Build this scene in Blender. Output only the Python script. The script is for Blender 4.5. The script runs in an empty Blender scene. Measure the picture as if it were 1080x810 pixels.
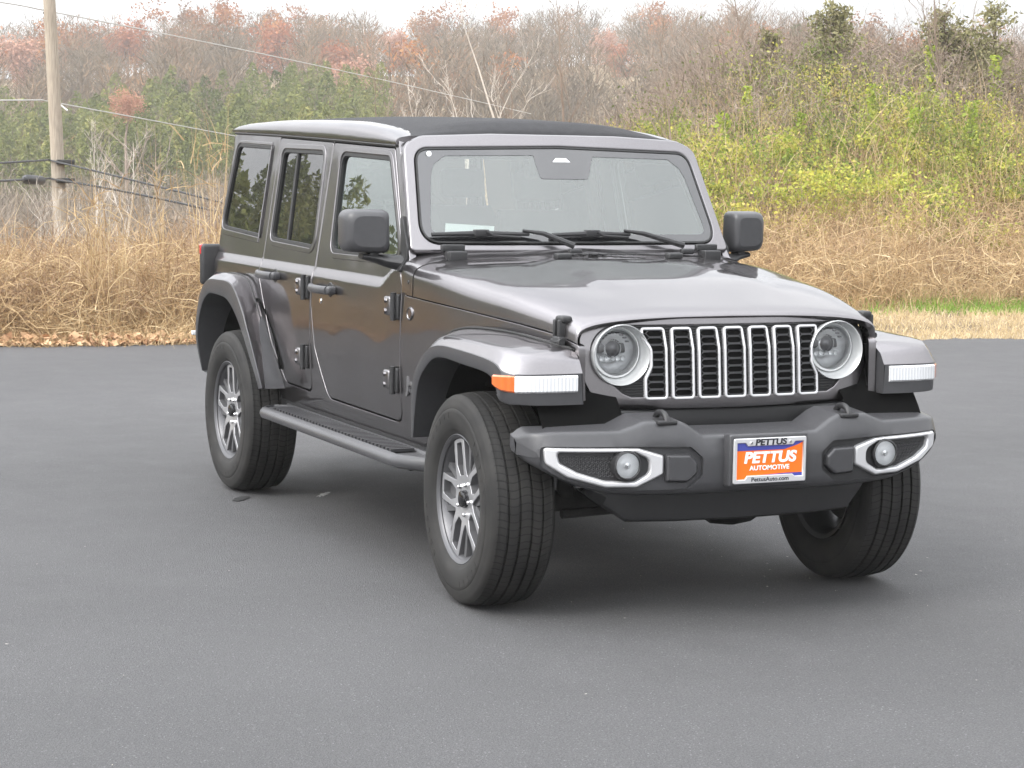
import bpy, bmesh, math, random
import numpy as np
from mathutils import Vector, Matrix
from mathutils.geometry import delaunay_2d_cdt, intersect_point_line
random.seed(7); rng = np.random.default_rng(11)
scene = bpy.context.scene
COL = scene.collection
PI = math.pi

# ------------------------------------------------------------------ camera
CAM = Vector((7.240916, -4.047372, 1.668912))
YAW, PITCH, ROLL, FPX = 2.713056, -0.104350, 0.0164465, 2254.98
_f = Vector((math.cos(PITCH)*math.cos(YAW), math.cos(PITCH)*math.sin(YAW), math.sin(PITCH)))
_r = _f.cross(Vector((0, 0, 1))).normalized(); _u = _r.cross(_f)
_r2 = _r*math.cos(ROLL) + _u*math.sin(ROLL); _u2 = -_r*math.sin(ROLL) + _u*math.cos(ROLL)
cd = bpy.data.cameras.new('camera'); cam = bpy.data.objects.new('camera', cd); COL.objects.link(cam)
m = Matrix((( _r2.x, _u2.x, -_f.x, CAM.x), (_r2.y, _u2.y, -_f.y, CAM.y), (_r2.z, _u2.z, -_f.z, CAM.z), (0, 0, 0, 1)))
cam.matrix_world = m
cd.sensor_width = 36; cd.lens = FPX/1080*36; cd.clip_start = 0.1; cd.clip_end = 3000
scene.camera = cam
# ------------------------------------------------------------------ world, sun, exposure (overcast day)
SUN_EL, SUN_AZ = 42, -78       # azimuth of the sun, measured from +x towards +y
w = bpy.data.worlds.new('World'); scene.world = w; w.use_nodes = True
nt = w.node_tree; nt.nodes.clear()
out = nt.nodes.new('ShaderNodeOutputWorld'); bg = nt.nodes.new('ShaderNodeBackground')
sky = nt.nodes.new('ShaderNodeTexSky'); sky.sky_type = 'NISHITA'; sky.sun_disc = False
sky.sun_elevation = math.radians(SUN_EL); sky.sun_rotation = math.radians(90-SUN_AZ)
sky.air_density = 1.0; sky.dust_density = 3.0; sky.altitude = 100
hs = nt.nodes.new('ShaderNodeHueSaturation'); hs.inputs['Saturation'].default_value = 0.12
mixw = nt.nodes.new('ShaderNodeMix'); mixw.data_type = 'RGBA'; mixw.inputs[0].default_value = 0.72
tc = nt.nodes.new('ShaderNodeTexCoord'); mp = nt.nodes.new('ShaderNodeMapping'); mp.inputs['Scale'].default_value = (1.0, 1.0, 3.2)
nz = nt.nodes.new('ShaderNodeTexNoise'); nz.inputs['Scale'].default_value = 2.4; nz.inputs['Detail'].default_value = 5
cr = nt.nodes.new('ShaderNodeValToRGB')
cr.color_ramp.elements[0].position = 0.32; cr.color_ramp.elements[0].color = (5.6, 5.8, 6.2, 1)
cr.color_ramp.elements[1].position = 0.68; cr.color_ramp.elements[1].color = (8.8, 8.9, 9.1, 1)
nt.links.new(tc.outputs['Generated'], mp.inputs[0]); nt.links.new(mp.outputs[0], nz.inputs[0])
nt.links.new(nz.outputs['Fac'], cr.inputs[0]); nt.links.new(sky.outputs[0], hs.inputs['Color'])
nt.links.new(hs.outputs[0], mixw.inputs[6]); nt.links.new(cr.outputs[0], mixw.inputs[7])
# overcast luminance: the zenith of a cloud layer is about three times as bright as its horizon
sx_ = nt.nodes.new('ShaderNodeSeparateXYZ'); nt.links.new(tc.outputs['Generated'], sx_.inputs[0])
gr_ = nt.nodes.new('ShaderNodeMapRange'); gr_.inputs['From Min'].default_value = 0.0; gr_.inputs['From Max'].default_value = 1.0
gr_.inputs['To Min'].default_value = 1.0; gr_.inputs['To Max'].default_value = 3.8
nt.links.new(sx_.outputs[2], gr_.inputs[0])
# the cloud layer is brighter on the side where the sun stands behind it
dt_ = nt.nodes.new('ShaderNodeVectorMath'); dt_.operation = 'DOT_PRODUCT'; dt_.inputs[1].default_value = (math.cos(math.radians(SUN_AZ-20))*.94, math.sin(math.radians(SUN_AZ-20))*.94, .34)
nt.links.new(tc.outputs['Generated'], dt_.inputs[0])
gl_ = nt.nodes.new('ShaderNodeMapRange'); gl_.interpolation_type = 'SMOOTHSTEP'; gl_.inputs['From Min'].default_value = -.6; gl_.inputs['From Max'].default_value = 1.0
gl_.inputs['To Min'].default_value = 1.0; gl_.inputs['To Max'].default_value = 1.5
nt.links.new(dt_.outputs['Value'], gl_.inputs[0])
ml_ = nt.nodes.new('ShaderNodeMath'); ml_.operation = 'MULTIPLY'; nt.links.new(gr_.outputs[0], ml_.inputs[0]); nt.links.new(gl_.outputs[0], ml_.inputs[1])
vm = nt.nodes.new('ShaderNodeVectorMath'); vm.operation = 'SCALE'
nt.links.new(mixw.outputs[2], vm.inputs[0]); nt.links.new(ml_.outputs[0], vm.inputs['Scale'])
nt.links.new(vm.outputs[0], bg.inputs[0]); bg.inputs[1].default_value = 0.075
nt.links.new(bg.outputs[0], out.inputs[0])
sl = bpy.data.lights.new('sun', 'SUN'); sl.energy = 0.9; sl.angle = math.radians(22); sl.color = (1, 0.96, 0.9)
so = bpy.data.objects.new('sun', sl); COL.objects.link(so)
_el, _az = math.radians(SUN_EL), math.radians(SUN_AZ)
sd = Vector((math.cos(_el)*math.cos(_az), math.cos(_el)*math.sin(_az), math.sin(_el)))
so.rotation_euler = (-sd).to_track_quat('-Z', 'Y').to_euler()
scene.view_settings.view_transform = 'Standard'; scene.view_settings.look = 'None'
scene.view_settings.gamma = 1; scene.view_settings.use_curve_mapping = False
scene.view_settings.exposure = 0.95
scene.cycles.use_denoising = True
scene.cycles.transparent_max_bounces = 16
scene.cycles.max_bounces = 8

# ------------------------------------------------------------------ materials
def newmat(name, col=(.5, .5, .5), rough=.5, metal=0, coat=0, coat_r=.03, spec=.5, emis=0, ior=1.5):
    mt = bpy.data.materials.new(name); mt.use_nodes = True
    b = mt.node_tree.nodes['Principled BSDF']
    b.inputs['Base Color'].default_value = (*col, 1); b.inputs['Roughness'].default_value = rough
    b.inputs['Metallic'].default_value = metal; b.inputs['Coat Weight'].default_value = coat
    b.inputs['Coat Roughness'].default_value = coat_r; b.inputs['Specular IOR Level'].default_value = spec
    b.inputs['IOR'].default_value = ior
    return mt
def nodes(mt): return mt.node_tree.nodes, mt.node_tree.links, mt.node_tree.nodes['Principled BSDF']
def add_noise(mt, scale=60, amt=.1, bump=.0, bscale=None, rough_amt=0, coord='Object', dist=.002, detail=6, stretch=(1, 1, 1)):
    """vary base colour a little, optional bump and roughness variation"""
    n, l, b = nodes(mt)
    t = n.new('ShaderNodeTexCoord'); mpp = n.new('ShaderNodeMapping'); mpp.inputs['Scale'].default_value = stretch
    l.new(t.outputs[coord], mpp.inputs[0])
    z = n.new('ShaderNodeTexNoise'); z.inputs['Scale'].default_value = scale; z.inputs['Detail'].default_value = detail
    l.new(mpp.outputs[0], z.inputs[0])
    if amt:
        c = b.inputs['Base Color'].default_value[:3]
        r = n.new('ShaderNodeValToRGB')
        r.color_ramp.elements[0].position = .3; r.color_ramp.elements[1].position = .7
        r.color_ramp.elements[0].color = (*[max(0, x*(1-amt)) for x in c], 1)
        r.color_ramp.elements[1].color = (*[x*(1+amt) for x in c], 1)
        l.new(z.outputs['Fac'], r.inputs[0]); l.new(r.outputs[0], b.inputs['Base Color'])
    if rough_amt:
        mr = n.new('ShaderNodeMapRange'); r0 = b.inputs['Roughness'].default_value
        mr.inputs['To Min'].default_value = r0-rough_amt; mr.inputs['To Max'].default_value = r0+rough_amt
        l.new(z.outputs['Fac'], mr.inputs[0]); l.new(mr.outputs[0], b.inputs['Roughness'])
    if bump:
        z2 = n.new('ShaderNodeTexNoise'); z2.inputs['Scale'].default_value = bscale or scale; z2.inputs['Detail'].default_value = 3
        l.new(mpp.outputs[0], z2.inputs[0])
        bp = n.new('ShaderNodeBump'); bp.inputs['Strength'].default_value = bump; bp.inputs['Distance'].default_value = dist
        l.new(z2.outputs['Fac'], bp.inputs['Height']); l.new(bp.outputs[0], b.inputs['Normal'])
    return mt
M = {}
M['paint'] = newmat('grey_metallic_paint', (.15, .14, .145), .30, 1.0, 1.0, .015)
def _paint():
    n, l, b = nodes(M['paint']); b.inputs['Specular Tint'].default_value = (.40, .39, .39, 1)
    t = n.new('ShaderNodeTexCoord'); z = n.new('ShaderNodeTexNoise'); z.inputs['Scale'].default_value = 900; z.inputs['Detail'].default_value = 1
    r = n.new('ShaderNodeValToRGB'); r.color_ramp.elements[0].color = (.155, .147, .152, 1); r.color_ramp.elements[1].color = (.23, .22, .226, 1)
    r.color_ramp.elements[0].position = .35; r.color_ramp.elements[1].position = .65
    l.new(t.outputs['Object'], z.inputs[0]); l.new(z.outputs['Fac'], r.inputs[0]); l.new(r.outputs[0], b.inputs['Base Color'])
    d = n.new('ShaderNodeTexNoise'); d.inputs['Scale'].default_value = 7; d.inputs['Detail'].default_value = 4
    mr = n.new('ShaderNodeMapRange'); mr.inputs['To Min'].default_value = .02; mr.inputs['To Max'].default_value = .07
    l.new(t.outputs['Object'], d.inputs[0]); l.new(d.outputs['Fac'], mr.inputs[0]); l.new(mr.outputs[0], b.inputs['Coat Roughness'])
    # gentle panel waviness seen in real pressed metal
    wv = n.new('ShaderNodeTexNoise'); wv.inputs['Scale'].default_value = 2.6; wv.inputs['Detail'].default_value = .5
    bm_ = n.new('ShaderNodeBump'); bm_.inputs['Strength'].default_value = .5; bm_.inputs['Distance'].default_value = .016
    l.new(t.outputs['Object'], wv.inputs[0]); l.new(wv.outputs['Fac'], bm_.inputs['Height'])
    l.new(bm_.outputs[0], b.inputs['Normal']); l.new(bm_.outputs[0], b.inputs['Coat Normal'])
_paint()
M['plastic'] = add_noise(newmat('dark_grey_plastic', (.046, .046, .049), .35), 40, .06, .25, 700, .05)
M['trim'] = add_noise(newmat('black_trim', (.018, .018, .019), .5), 40, .1, .2, 600, .05)
M['black'] = newmat('matte_black', (.004, .004, .004), .9, spec=.05)
M['gloss_black'] = newmat('gloss_black', (.01, .01, .011), .12)
M['seal'] = newmat('rubber_seal', (.012, .012, .012), .55)
M['silver'] = newmat('satin_silver', (.66, .66, .67), .28, .45, .3)
M['chrome'] = newmat('chrome', (.8, .8, .8), .12, 1)
M['reflector'] = newmat('lamp_reflector', (.90, .91, .91), .22, .05, 1)
M['bezel'] = newmat('bright_bezel', (.50, .51, .51), .25, .3, .6)
M['white_lens'] = newmat('white_lens', (.66, .67, .68), .12, 0, 1)
M['halo'] = newmat('headlight_halo', (.88, .89, .89), .2, 0, 1)
M['amber'] = newmat('amber_lens', (.58, .12, .02), .15, 0, 1)
M['red'] = newmat('red_lens', (.45, .02, .02), .15, 0, 1)
M['machined'] = add_noise(newmat('machined_alloy', (.44, .44, .45), .36, .7), 30, .05)
M['alloy_dark'] = newmat('painted_alloy', (.15, .15, .155), .38, .5)
M['barrel'] = newmat('wheel_barrel', (.11, .11, .115), .45, .7)
M['fabric'] = add_noise(newmat('black_roof_fabric', (.030, .030, .032), .82, spec=.3), 25, .15, .5, 900, .03)
M['cloth'] = add_noise(newmat('seat_cloth', (.05, .05, .052), .9), 60, .2)
M['dash'] = newmat('dash_plastic', (.045, .045, .047), .6)
M['frit'] = newmat('frit_black', (.012, .012, .013), .02, spec=1.0, coat=1, coat_r=0)
M['steel'] = add_noise(newmat('dark_steel', (.035, .034, .033), .55, .5), 20, .3)
M['plate_orange'] = newmat('plate_orange', (.95, .16, .008), .4)
M['plate_white'] = newmat('plate_white', (.85, .85, .85), .4)
M['plate_blue'] = newmat('plate_blue', (.05, .06, .30), .4)
M['ink'] = newmat('black_ink', (.015, .015, .02), .5)
M['paper'] = newmat('white_paper', (.82, .83, .83), .7)

def tyre_mat():
    mt = newmat('tyre_rubber', (.024, .023, .022), .72, spec=.35)
    n, l, b = nodes(mt)
    at = n.new('ShaderNodeUVMap'); sp = n.new('ShaderNodeSeparateXYZ'); l.new(at.outputs[0], sp.inputs[0])
    # u = angle 0..1, v = across the section ; sipes only on the tread (v between .3 and .7)
    mu = n.new('ShaderNodeMath'); mu.operation = 'MULTIPLY'; mu.inputs[1].default_value = 88
    l.new(sp.outputs[0], mu.inputs[0])
    sv = n.new('ShaderNodeMath'); sv.operation = 'MULTIPLY'; sv.inputs[1].default_value = 34; l.new(sp.outputs[1], sv.inputs[0])
    sn = n.new('ShaderNodeMath'); sn.operation = 'SINE'; l.new(sv.outputs[0], sn.inputs[0])
    sk = n.new('ShaderNodeMath'); sk.operation = 'MULTIPLY_ADD'; sk.inputs[1].default_value = .22; l.new(sn.outputs[0], sk.inputs[0]); l.new(mu.outputs[0], sk.inputs[2])
    fr = n.new('ShaderNodeMath'); fr.operation = 'FRACT'; l.new(sk.outputs[0], fr.inputs[0])
    gt = n.new('ShaderNodeMath'); gt.operation = 'GREATER_THAN'; gt.inputs[1].default_value = .17; l.new(fr.outputs[0], gt.inputs[0])
    g1 = n.new('ShaderNodeMath'); g1.operation = 'COMPARE'; g1.inputs[1].default_value = .5; g1.inputs[2].default_value = .19; l.new(sp.outputs[1], g1.inputs[0])
    inv = n.new('ShaderNodeMath'); inv.operation = 'SUBTRACT'; inv.inputs[0].default_value = 1; l.new(g1.outputs[0], inv.inputs[1])
    mx = n.new('ShaderNodeMath'); mx.operation = 'MAXIMUM'; l.new(gt.outputs[0], mx.inputs[0]); l.new(inv.outputs[0], mx.inputs[1])
    # tiny raised marks round the sidewall
    bp = n.new('ShaderNodeBump'); bp.inputs['Strength'].default_value = 1.0; bp.inputs['Distance'].default_value = .004
    l.new(mx.outputs[0], bp.inputs['Height']); l.new(bp.outputs[0], b.inputs['Normal'])
    t = n.new('ShaderNodeTexCoord'); z = n.new('ShaderNodeTexNoise'); z.inputs['Scale'].default_value = 9; z.inputs['Detail'].default_value = 6
    r = n.new('ShaderNodeValToRGB'); r.color_ramp.elements[0].position = .35; r.color_ramp.elements[1].position = .75
    r.color_ramp.elements[0].color = (.013, .0127, .0123, 1); r.color_ramp.elements[1].color = (.028, .0265, .0245, 1)
    l.new(t.outputs['Object'], z.inputs[0]); l.new(z.outputs['Fac'], r.inputs[0])
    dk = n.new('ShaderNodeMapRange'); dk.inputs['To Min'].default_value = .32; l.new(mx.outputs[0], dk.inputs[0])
    vs = n.new('ShaderNodeVectorMath'); vs.operation = 'SCALE'; l.new(r.outputs[0], vs.inputs[0]); l.new(dk.outputs[0], vs.inputs['Scale']); l.new(vs.outputs[0], b.inputs['Base Color'])  # groove shade painted in: base colour darkened along the sipes
    return mt
M['tyre'] = tyre_mat()

def lens_ribs(mt, scale):
    n, l, b = nodes(mt); t = n.new('ShaderNodeTexCoord'); wv = n.new('ShaderNodeTexWave'); wv.inputs['Scale'].default_value = scale; wv.bands_direction = 'Y'
    bp = n.new('ShaderNodeBump'); bp.inputs['Strength'].default_value = .5; bp.inputs['Distance'].default_value = .003
    l.new(t.outputs['Object'], wv.inputs[0]); l.new(wv.outputs['Fac'], bp.inputs['Height']); l.new(bp.outputs[0], b.inputs['Normal'])
    r = n.new('ShaderNodeValToRGB'); c0 = b.inputs['Base Color'].default_value[:3]
    r.color_ramp.elements[0].color = (*[q*.94 for q in c0], 1); r.color_ramp.elements[1].color = (*[min(1, q*1.1) for q in c0], 1)
    l.new(wv.outputs['Fac'], r.inputs[0]); l.new(r.outputs[0], b.inputs['Base Color'])
lens_ribs(M['white_lens'], 22); lens_ribs(M['amber'], 18)
def glass_mat(name, tint, ior=1.5, boost=1.0, rough=0.0, refl=(1, 1, 1), glare_dust=0):
    mt = bpy.data.materials.new(name); mt.use_nodes = True; n = mt.node_tree.nodes; l = mt.node_tree.links; n.clear()
    o = n.new('ShaderNodeOutputMaterial'); mx = n.new('ShaderNodeMixShader'); tr = n.new('ShaderNodeBsdfTransparent'); gl = n.new('ShaderNodeBsdfGlossy')
    tr.inputs[0].default_value = (*tint, 1); gl.inputs['Roughness'].default_value = rough; gl.inputs[0].default_value = (*refl, 1)
    fr = n.new('ShaderNodeFresnel'); fr.inputs['IOR'].default_value = ior
    mm = n.new('ShaderNodeMath'); mm.operation = 'MULTIPLY'; mm.inputs[1].default_value = boost; mm.use_clamp = True
    l.new(fr.outputs[0], mm.inputs[0]); l.new(mm.outputs[0], mx.inputs[0]); l.new(tr.outputs[0], mx.inputs[1]); l.new(gl.outputs[0], mx.inputs[2])
    if glare_dust:   # veiling glare mixed in as pale diffuse colour, with a little dirt
        df = n.new('ShaderNodeBsdfDiffuse'); df.inputs[0].default_value = (.75, .78, .76, 1); m2 = n.new('ShaderNodeMixShader'); m2.inputs[0].default_value = glare_dust
        l.new(mx.outputs[0], m2.inputs[1]); l.new(df.outputs[0], m2.inputs[2]); l.new(m2.outputs[0], o.inputs[0])
    else: l.new(mx.outputs[0], o.inputs[0])
    return mt
# two glass faces reflect about twice as much as one
M['windscreen'] = glass_mat('windscreen_glass', (.80, .88, .84), 1.52, 2.3, 0, (.95, 1, .98), glare_dust=.115)
M['glass_front'] = glass_mat('door_glass', (.55, .64, .60), 1.52, 2.0, 0, (.93, 1, .98))
M['glass_dark'] = glass_mat('privacy_glass', (.035, .038, .04), 1.55, 1.35, refl=(.95, .95, .95))
M['clear'] = glass_mat('lamp_glass', (.93, .94, .95), 1.5, 1.6)

# ------------------------------------------------------------------ mesh helpers
def setprops(o, label=None, cat=None, group=None, kind=None):
    if label: o['label'] = label
    if cat: o['category'] = cat
    if group: o['group'] = group
    if kind: o['kind'] = kind
    return o
def link(name, me, parent=None):
    o = bpy.data.objects.new(name, me); COL.objects.link(o)
    if parent is not None: o.parent = parent
    return o
def build(name, V, F, mats, parent=None, mi=None, angle=35, flat=False, normals=None, flip=False):
    me = bpy.data.meshes.new(name)
    if flip: F = [tuple(reversed(f)) for f in F]
    me.from_pydata([tuple(v) for v in V], [], F)
    if not isinstance(mats, (list, tuple)): mats = [mats]
    for q in mats: me.materials.append(q)
    if mi is not None: me.polygons.foreach_set('material_index', mi)
    if not flat:
        me.polygons.foreach_set('use_smooth', [True]*len(me.polygons))
        if normals is None: me.set_sharp_from_angle(angle=math.radians(angle))
    me.update()
    if normals is not None: me.normals_split_custom_set_from_vertices([tuple(x) for x in normals])
    return link(name, me, parent)
def fix_normals(o, angle=None):
    bm = bmesh.new(); bm.from_mesh(o.data); bmesh.ops.remove_doubles(bm, verts=bm.verts, dist=1e-5)
    bmesh.ops.recalc_face_normals(bm, faces=bm.faces); bm.to_mesh(o.data); bm.free()
    if angle is not None: o.data.set_sharp_from_angle(angle=math.radians(angle))
    return o
class MB:
    def __init__(s, tf=None): s.V = []; s.F = []; s.mi = []; s.cur = 0; s.tf = tf
    def add(s, V, F):
        k = len(s.V); s.V += [tuple(v) for v in V]; s.F += [tuple(i+k for i in f) for f in F]; s.mi += [s.cur]*len(F)
    def box(s, a, b, bev=0):
        (x0, y0, z0), (x1, y1, z1) = a, b
        x0, x1 = sorted((x0, x1)); y0, y1 = sorted((y0, y1)); z0, z1 = sorted((z0, z1))
        if not bev:
            s.add([(x0, y0, z0), (x1, y0, z0), (x1, y1, z0), (x0, y1, z0), (x0, y0, z1), (x1, y0, z1), (x1, y1, z1), (x0, y1, z1)],
                  [(0, 3, 2, 1), (4, 5, 6, 7), (0, 1, 5, 4), (1, 2, 6, 5), (2, 3, 7, 6), (3, 0, 4, 7)]); return
        bm = bmesh.new(); bmesh.ops.create_cube(bm, size=1)
        for v in bm.verts: v.co = Vector(((x0+x1)/2+v.co.x*(x1-x0), (y0+y1)/2+v.co.y*(y1-y0), (z0+z1)/2+v.co.z*(z1-z0)))
        bmesh.ops.bevel(bm, geom=bm.edges[:], offset=bev, segments=3, profile=.5, affect='EDGES')
        s.addbm(bm)
    def addbm(s, bm):
        bm.verts.index_update(); s.add([v.co[:] for v in bm.verts], [[v.index for v in f.verts] for f in bm.faces]); bm.free()
    def tube(s, pts, r, n=10, cap=True):
        pts = [Vector(p) for p in pts]; rr = r if isinstance(r, (list, tuple)) else [r]*len(pts)
        V = []; F = []; up = None
        for i, p in enumerate(pts):
            d = (pts[min(i+1, len(pts)-1)]-pts[max(i-1, 0)]).normalized()
            if up is None: up = d.orthogonal().normalized()
            else: up = (up-d*up.dot(d)); up = up.normalized() if up.length > 1e-6 else d.orthogonal().normalized()
            w_ = d.cross(up)
            for k in range(n):
                a = 2*PI*k/n; V.append(p+(up*math.cos(a)+w_*math.sin(a))*rr[i])
        for i in range(len(pts)-1):
            for k in range(n): F.append((i*n+k, i*n+(k+1) % n, (i+1)*n+(k+1) % n, (i+1)*n+k))
        if cap: F.append(tuple(reversed(range(n)))); F.append(tuple((len(pts)-1)*n+k for k in range(n)))
        s.add(V, F)
    def lathe(s, prof, n=48, c=(0, 0, 0), axis='y', sx=1, close=False):
        """prof: list of (radius, position along axis)"""
        V = []; F = []; m_ = len(prof)
        for k in range(n):
            a = 2*PI*k/n
            for (r, h) in prof:
                if axis == 'y': V.append((c[0]+r*math.cos(a), c[1]+h, c[2]+r*math.sin(a)))
                elif axis == 'x': V.append((c[0]+h, c[1]+r*math.cos(a), c[2]+r*math.sin(a)))
                else: V.append((c[0]+r*math.cos(a), c[1]+r*math.sin(a), c[2]+h))
        for k in range(n):
            k2 = (k+1) % n
            for j in range(m_-1 if not close else m_):
                j2 = (j+1) % m_
                F.append((k*m_+j, k*m_+j2, k2*m_+j2, k2*m_+j))
        s.add(V, F)
    def prism(s, poly, fn, d0, d1):
        """poly in 2D, fn(u,v,d)->3D"""
        n = len(poly); V = [fn(u, v, d0) for u, v in poly]+[fn(u, v, d1) for u, v in poly]
        F = [tuple(range(n)), tuple(reversed(range(n, 2*n)))]+[(i, i+n, (i+1) % n+n, (i+1) % n) for i in range(n)]
        s.add(V, F)
    def grid(s, rows, closed=False):
        n = len(rows[0]); V = [p for r in rows for p in r]; F = []
        for i in range(len(rows)-1):
            for j in range(n if closed else n-1): F.append((i*n+j, i*n+(j+1) % n, (i+1)*n+(j+1) % n, (i+1)*n+j))
        s.add(V, F)
    def build(s, name, mats, parent=None, angle=35, fix=True, flat=False, face=None):
        V = [s.tf(v) for v in s.V] if s.tf else s.V
        o = build(name, V, s.F, mats, parent, s.mi, angle, flat)
        if fix:
            bm = bmesh.new(); bm.from_mesh(o.data); bmesh.ops.recalc_face_normals(bm, faces=bm.faces)
            if face is not None and sum(f.normal.dot(Vector(face))*f.calc_area() for f in bm.faces) < 0: bmesh.ops.reverse_faces(bm, faces=bm.faces)
            bm.to_mesh(o.data); bm.free()
            if not flat: o.data.set_sharp_from_angle(angle=math.radians(angle))
        return o
def rp(pts, r=.03, n=6):
    """round polygon corners; pts = (x,y) or (x,y,r)"""
    out_ = []; N = len(pts)
    for i in range(N):
        p = Vector(pts[i][:2]); a = Vector(pts[i-1][:2]); b = Vector(pts[(i+1) % N][:2])
        rr = pts[i][2] if len(pts[i]) > 2 else r
        d1 = (a-p); d2 = (b-p); l1, l2 = d1.length, d2.length; d1.normalize(); d2.normalize()
        ang = d1.angle(d2)
        if rr <= 0 or ang > PI-.02: out_.append(tuple(p)); continue
        t = min(rr/math.tan(ang/2), l1*.48, l2*.48)
        A = p+d1*t; B = p+d2*t
        for k in range(n+1):
            u = k/n; out_.append(tuple(A*(1-u)**2+p*2*u*(1-u)+B*u*u))
    return out_
def dens(poly, step):
    o = []
    for i in range(len(poly)):
        a = Vector(poly[i]); b = Vector(poly[(i+1) % len(poly)]); k = max(1, int((b-a).length/step))
        for j in range(k): o.append(tuple(a.lerp(b, j/k)))
    return o
def area2(poly): return sum(poly[i-1][0]*poly[i][1]-poly[i][0]*poly[i-1][1] for i in range(len(poly)))/2
def ccw(poly): return list(poly) if area2(poly) > 0 else list(reversed(poly))
def vnorm2(poly):
    """outward unit normals at vertices of a ccw polygon"""
    N = len(poly); res = []
    for i in range(N):
        a = Vector(poly[i-1]); p = Vector(poly[i]); b = Vector(poly[(i+1) % N])
        e1 = (p-a); e2 = (b-p)
        n1 = Vector((e1.y, -e1.x)).normalized(); n2 = Vector((e2.y, -e2.x)).normalized()
        s_ = n1+n2
        if s_.length < 1e-6: s_ = n1
        s_.normalize(); c_ = max(.4, s_.dot(n1)); res.append((s_, 1/c_))
    return res
def inside(poly, x, y):
    c = False; j = len(poly)-1
    for i in range(len(poly)):
        xi, yi = poly[i]; xj, yj = poly[j]
        if (yi > y) != (yj > y) and x < (xj-xi)*(y-yi)/(yj-yi)+xi: c = not c
        j = i
    return c
def panel(name, outline, surf, mats, parent, holes=(), r=.004, t=.02, off=0., step=.04, s=-1, back=False, edge_step=.03, extra=()):
    """curved sheet with rolled edges. surf(u,v)->Vector in (x, d, z) space; s mirrors d to y. mats[1] (if any) = walls/back"""
    if not isinstance(mats, (list, tuple)): mats = [mats]
    def S(u, v):
        e = 1e-3; P = surf(u, v); du = (surf(u+e, v)-surf(u-e, v)); dv = (surf(u, v+e)-surf(u, v-e))
        N = du.cross(dv).normalized()
        return P, N, du/(2*e), dv/(2*e)
    P0, N0, _, _ = S(*outline[0])
    # orientation: make outward normal point away from the car centre line point
    loops = [(ccw(dens(outline, edge_step)), 1)]+[(ccw(dens(h, edge_step)), -1) for h in holes]
    V = []; NN = []; F = []; MI = []; pts2 = []; edges = []; polys_in = []
    sign = panel.sign
    rings = []
    for poly, sg in loops:
        vn = vnorm2(poly); ins = [tuple(Vector(p)-n_*k_*r*sg) for p, (n_, k_) in zip(poly, vn)]
        polys_in.append(ins); k0 = len(pts2); pts2 += ins; L = len(ins)
        edges += [(k0+i, k0+(i+1) % L) for i in range(L)]; rings.append((poly, vn, sg, k0, L))
    us = [p[0] for p in polys_in[0]]; vs = [p[1] for p in polys_in[0]]
    gx = np.arange(min(us)+step/2, max(us), step); gy = np.arange(min(vs)+step/2, max(vs), step)
    for i, a in enumerate(gx):
        for b in gy:
            if inside(polys_in[0], a, b) and not any(inside(h, a, b) for h in polys_in[1:]):
                ok = True
                for q in pts2[:sum(rg[4] for rg in rings)]:
                    if (q[0]-a)**2+(q[1]-b)**2 < (step*.45)**2: ok = False; break
                if ok: pts2.append((float(a), float(b)))
    if extra:
        nring = sum(rg[4] for rg in rings); ring_pts = pts2[:nring]; grid_pts = [q for q in pts2[nring:] if not any(abs(q[1]-lv) < .02 for lv in [1.12+rise(q[0])+.0, 1.12+rise(q[0])+.022, 1.12+rise(q[0])+.046])]
        ex = [p for p in extra if inside(polys_in[0], *p) and not any(inside(h, *p) for h in polys_in[1:]) and not any((q[0]-p[0])**2+(q[1]-p[1])**2 < .004**2 for q in ring_pts)]
        pts2 = ring_pts+grid_pts+ex
    res = delaunay_2d_cdt([Vector(p) for p in pts2], edges, [], 0, 1e-6)
    vv = res[0]; orig = res[3]
    for p in vv:
        P, N, _, _ = S(p.x, p.y); N = N*sign; V.append(P+N*off); NN.append(N)
    for f in res[2]:
        cx = sum(vv[i].x for i in f)/len(f); cy = sum(vv[i].y for i in f)/len(f)
        if inside(polys_in[0], cx, cy) and not any(inside(h, cx, cy) for h in polys_in[1:]): F.append(tuple(f)); MI.append(0)
    inv = {}
    for i, os_ in enumerate(orig):
        for o_ in os_: inv.setdefault(o_, i)
    wi = len(mats)-1
    for poly, vn, sg, k0, L in rings:
        base = len(V)
        for ring, dep in ((0, r), (1, t)):
            for p, (n_, k_) in zip(poly, vn):
                P, N, du, dv = S(*p); N = N*sign
                o3 = (du*n_.x+dv*n_.y)*sg; o3.normalize()
                V.append(P+N*(off-dep)); NN.append(o3)
        for i in range(L):
            j = (i+1) % L
            F.append((inv[k0+i], inv[k0+j], base+j, base+i)); MI.append(0)
            F.append((base+i, base+j, base+L+j, base+L+i)); MI.append(0)
        rings[rings.index((poly, vn, sg, k0, L))] = (poly, vn, sg, k0, L)
    if back:
        nb = len(V); nf = len(res[2])
        for p in vv:
            P, N, _, _ = S(p.x, p.y); N = N*sign; V.append(P+N*(off-t)); NN.append(-N)
        F += [tuple(nb+i for i in f) for f in F[:sum(1 for q in range(len(F)) if MI[q] == 0 and max(F[q]) < len(vv) and len(F[q]) == 3)]]
        MI += [wi]*(len(F)-len(MI))
    V = [Vector((v.x, s*v.y, v.z)) for v in V]; NN = [Vector((n_.x, s*n_.y, n_.z)) for n_ in NN]
    F2 = []
    for f in F:
        a, b, c = V[f[0]], V[f[1]], V[f[2]]
        g = (b-a).cross(c-a)
        if len(f) == 4: g = (V[f[2]]-V[f[0]]).cross(V[f[3]]-V[f[1]])
        if g.dot(sum((NN[i] for i in f), Vector())) < 0: f = tuple(reversed(f))
        F2.append(f)
    return build(name, V, F2, mats, parent, MI, normals=NN)
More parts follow.
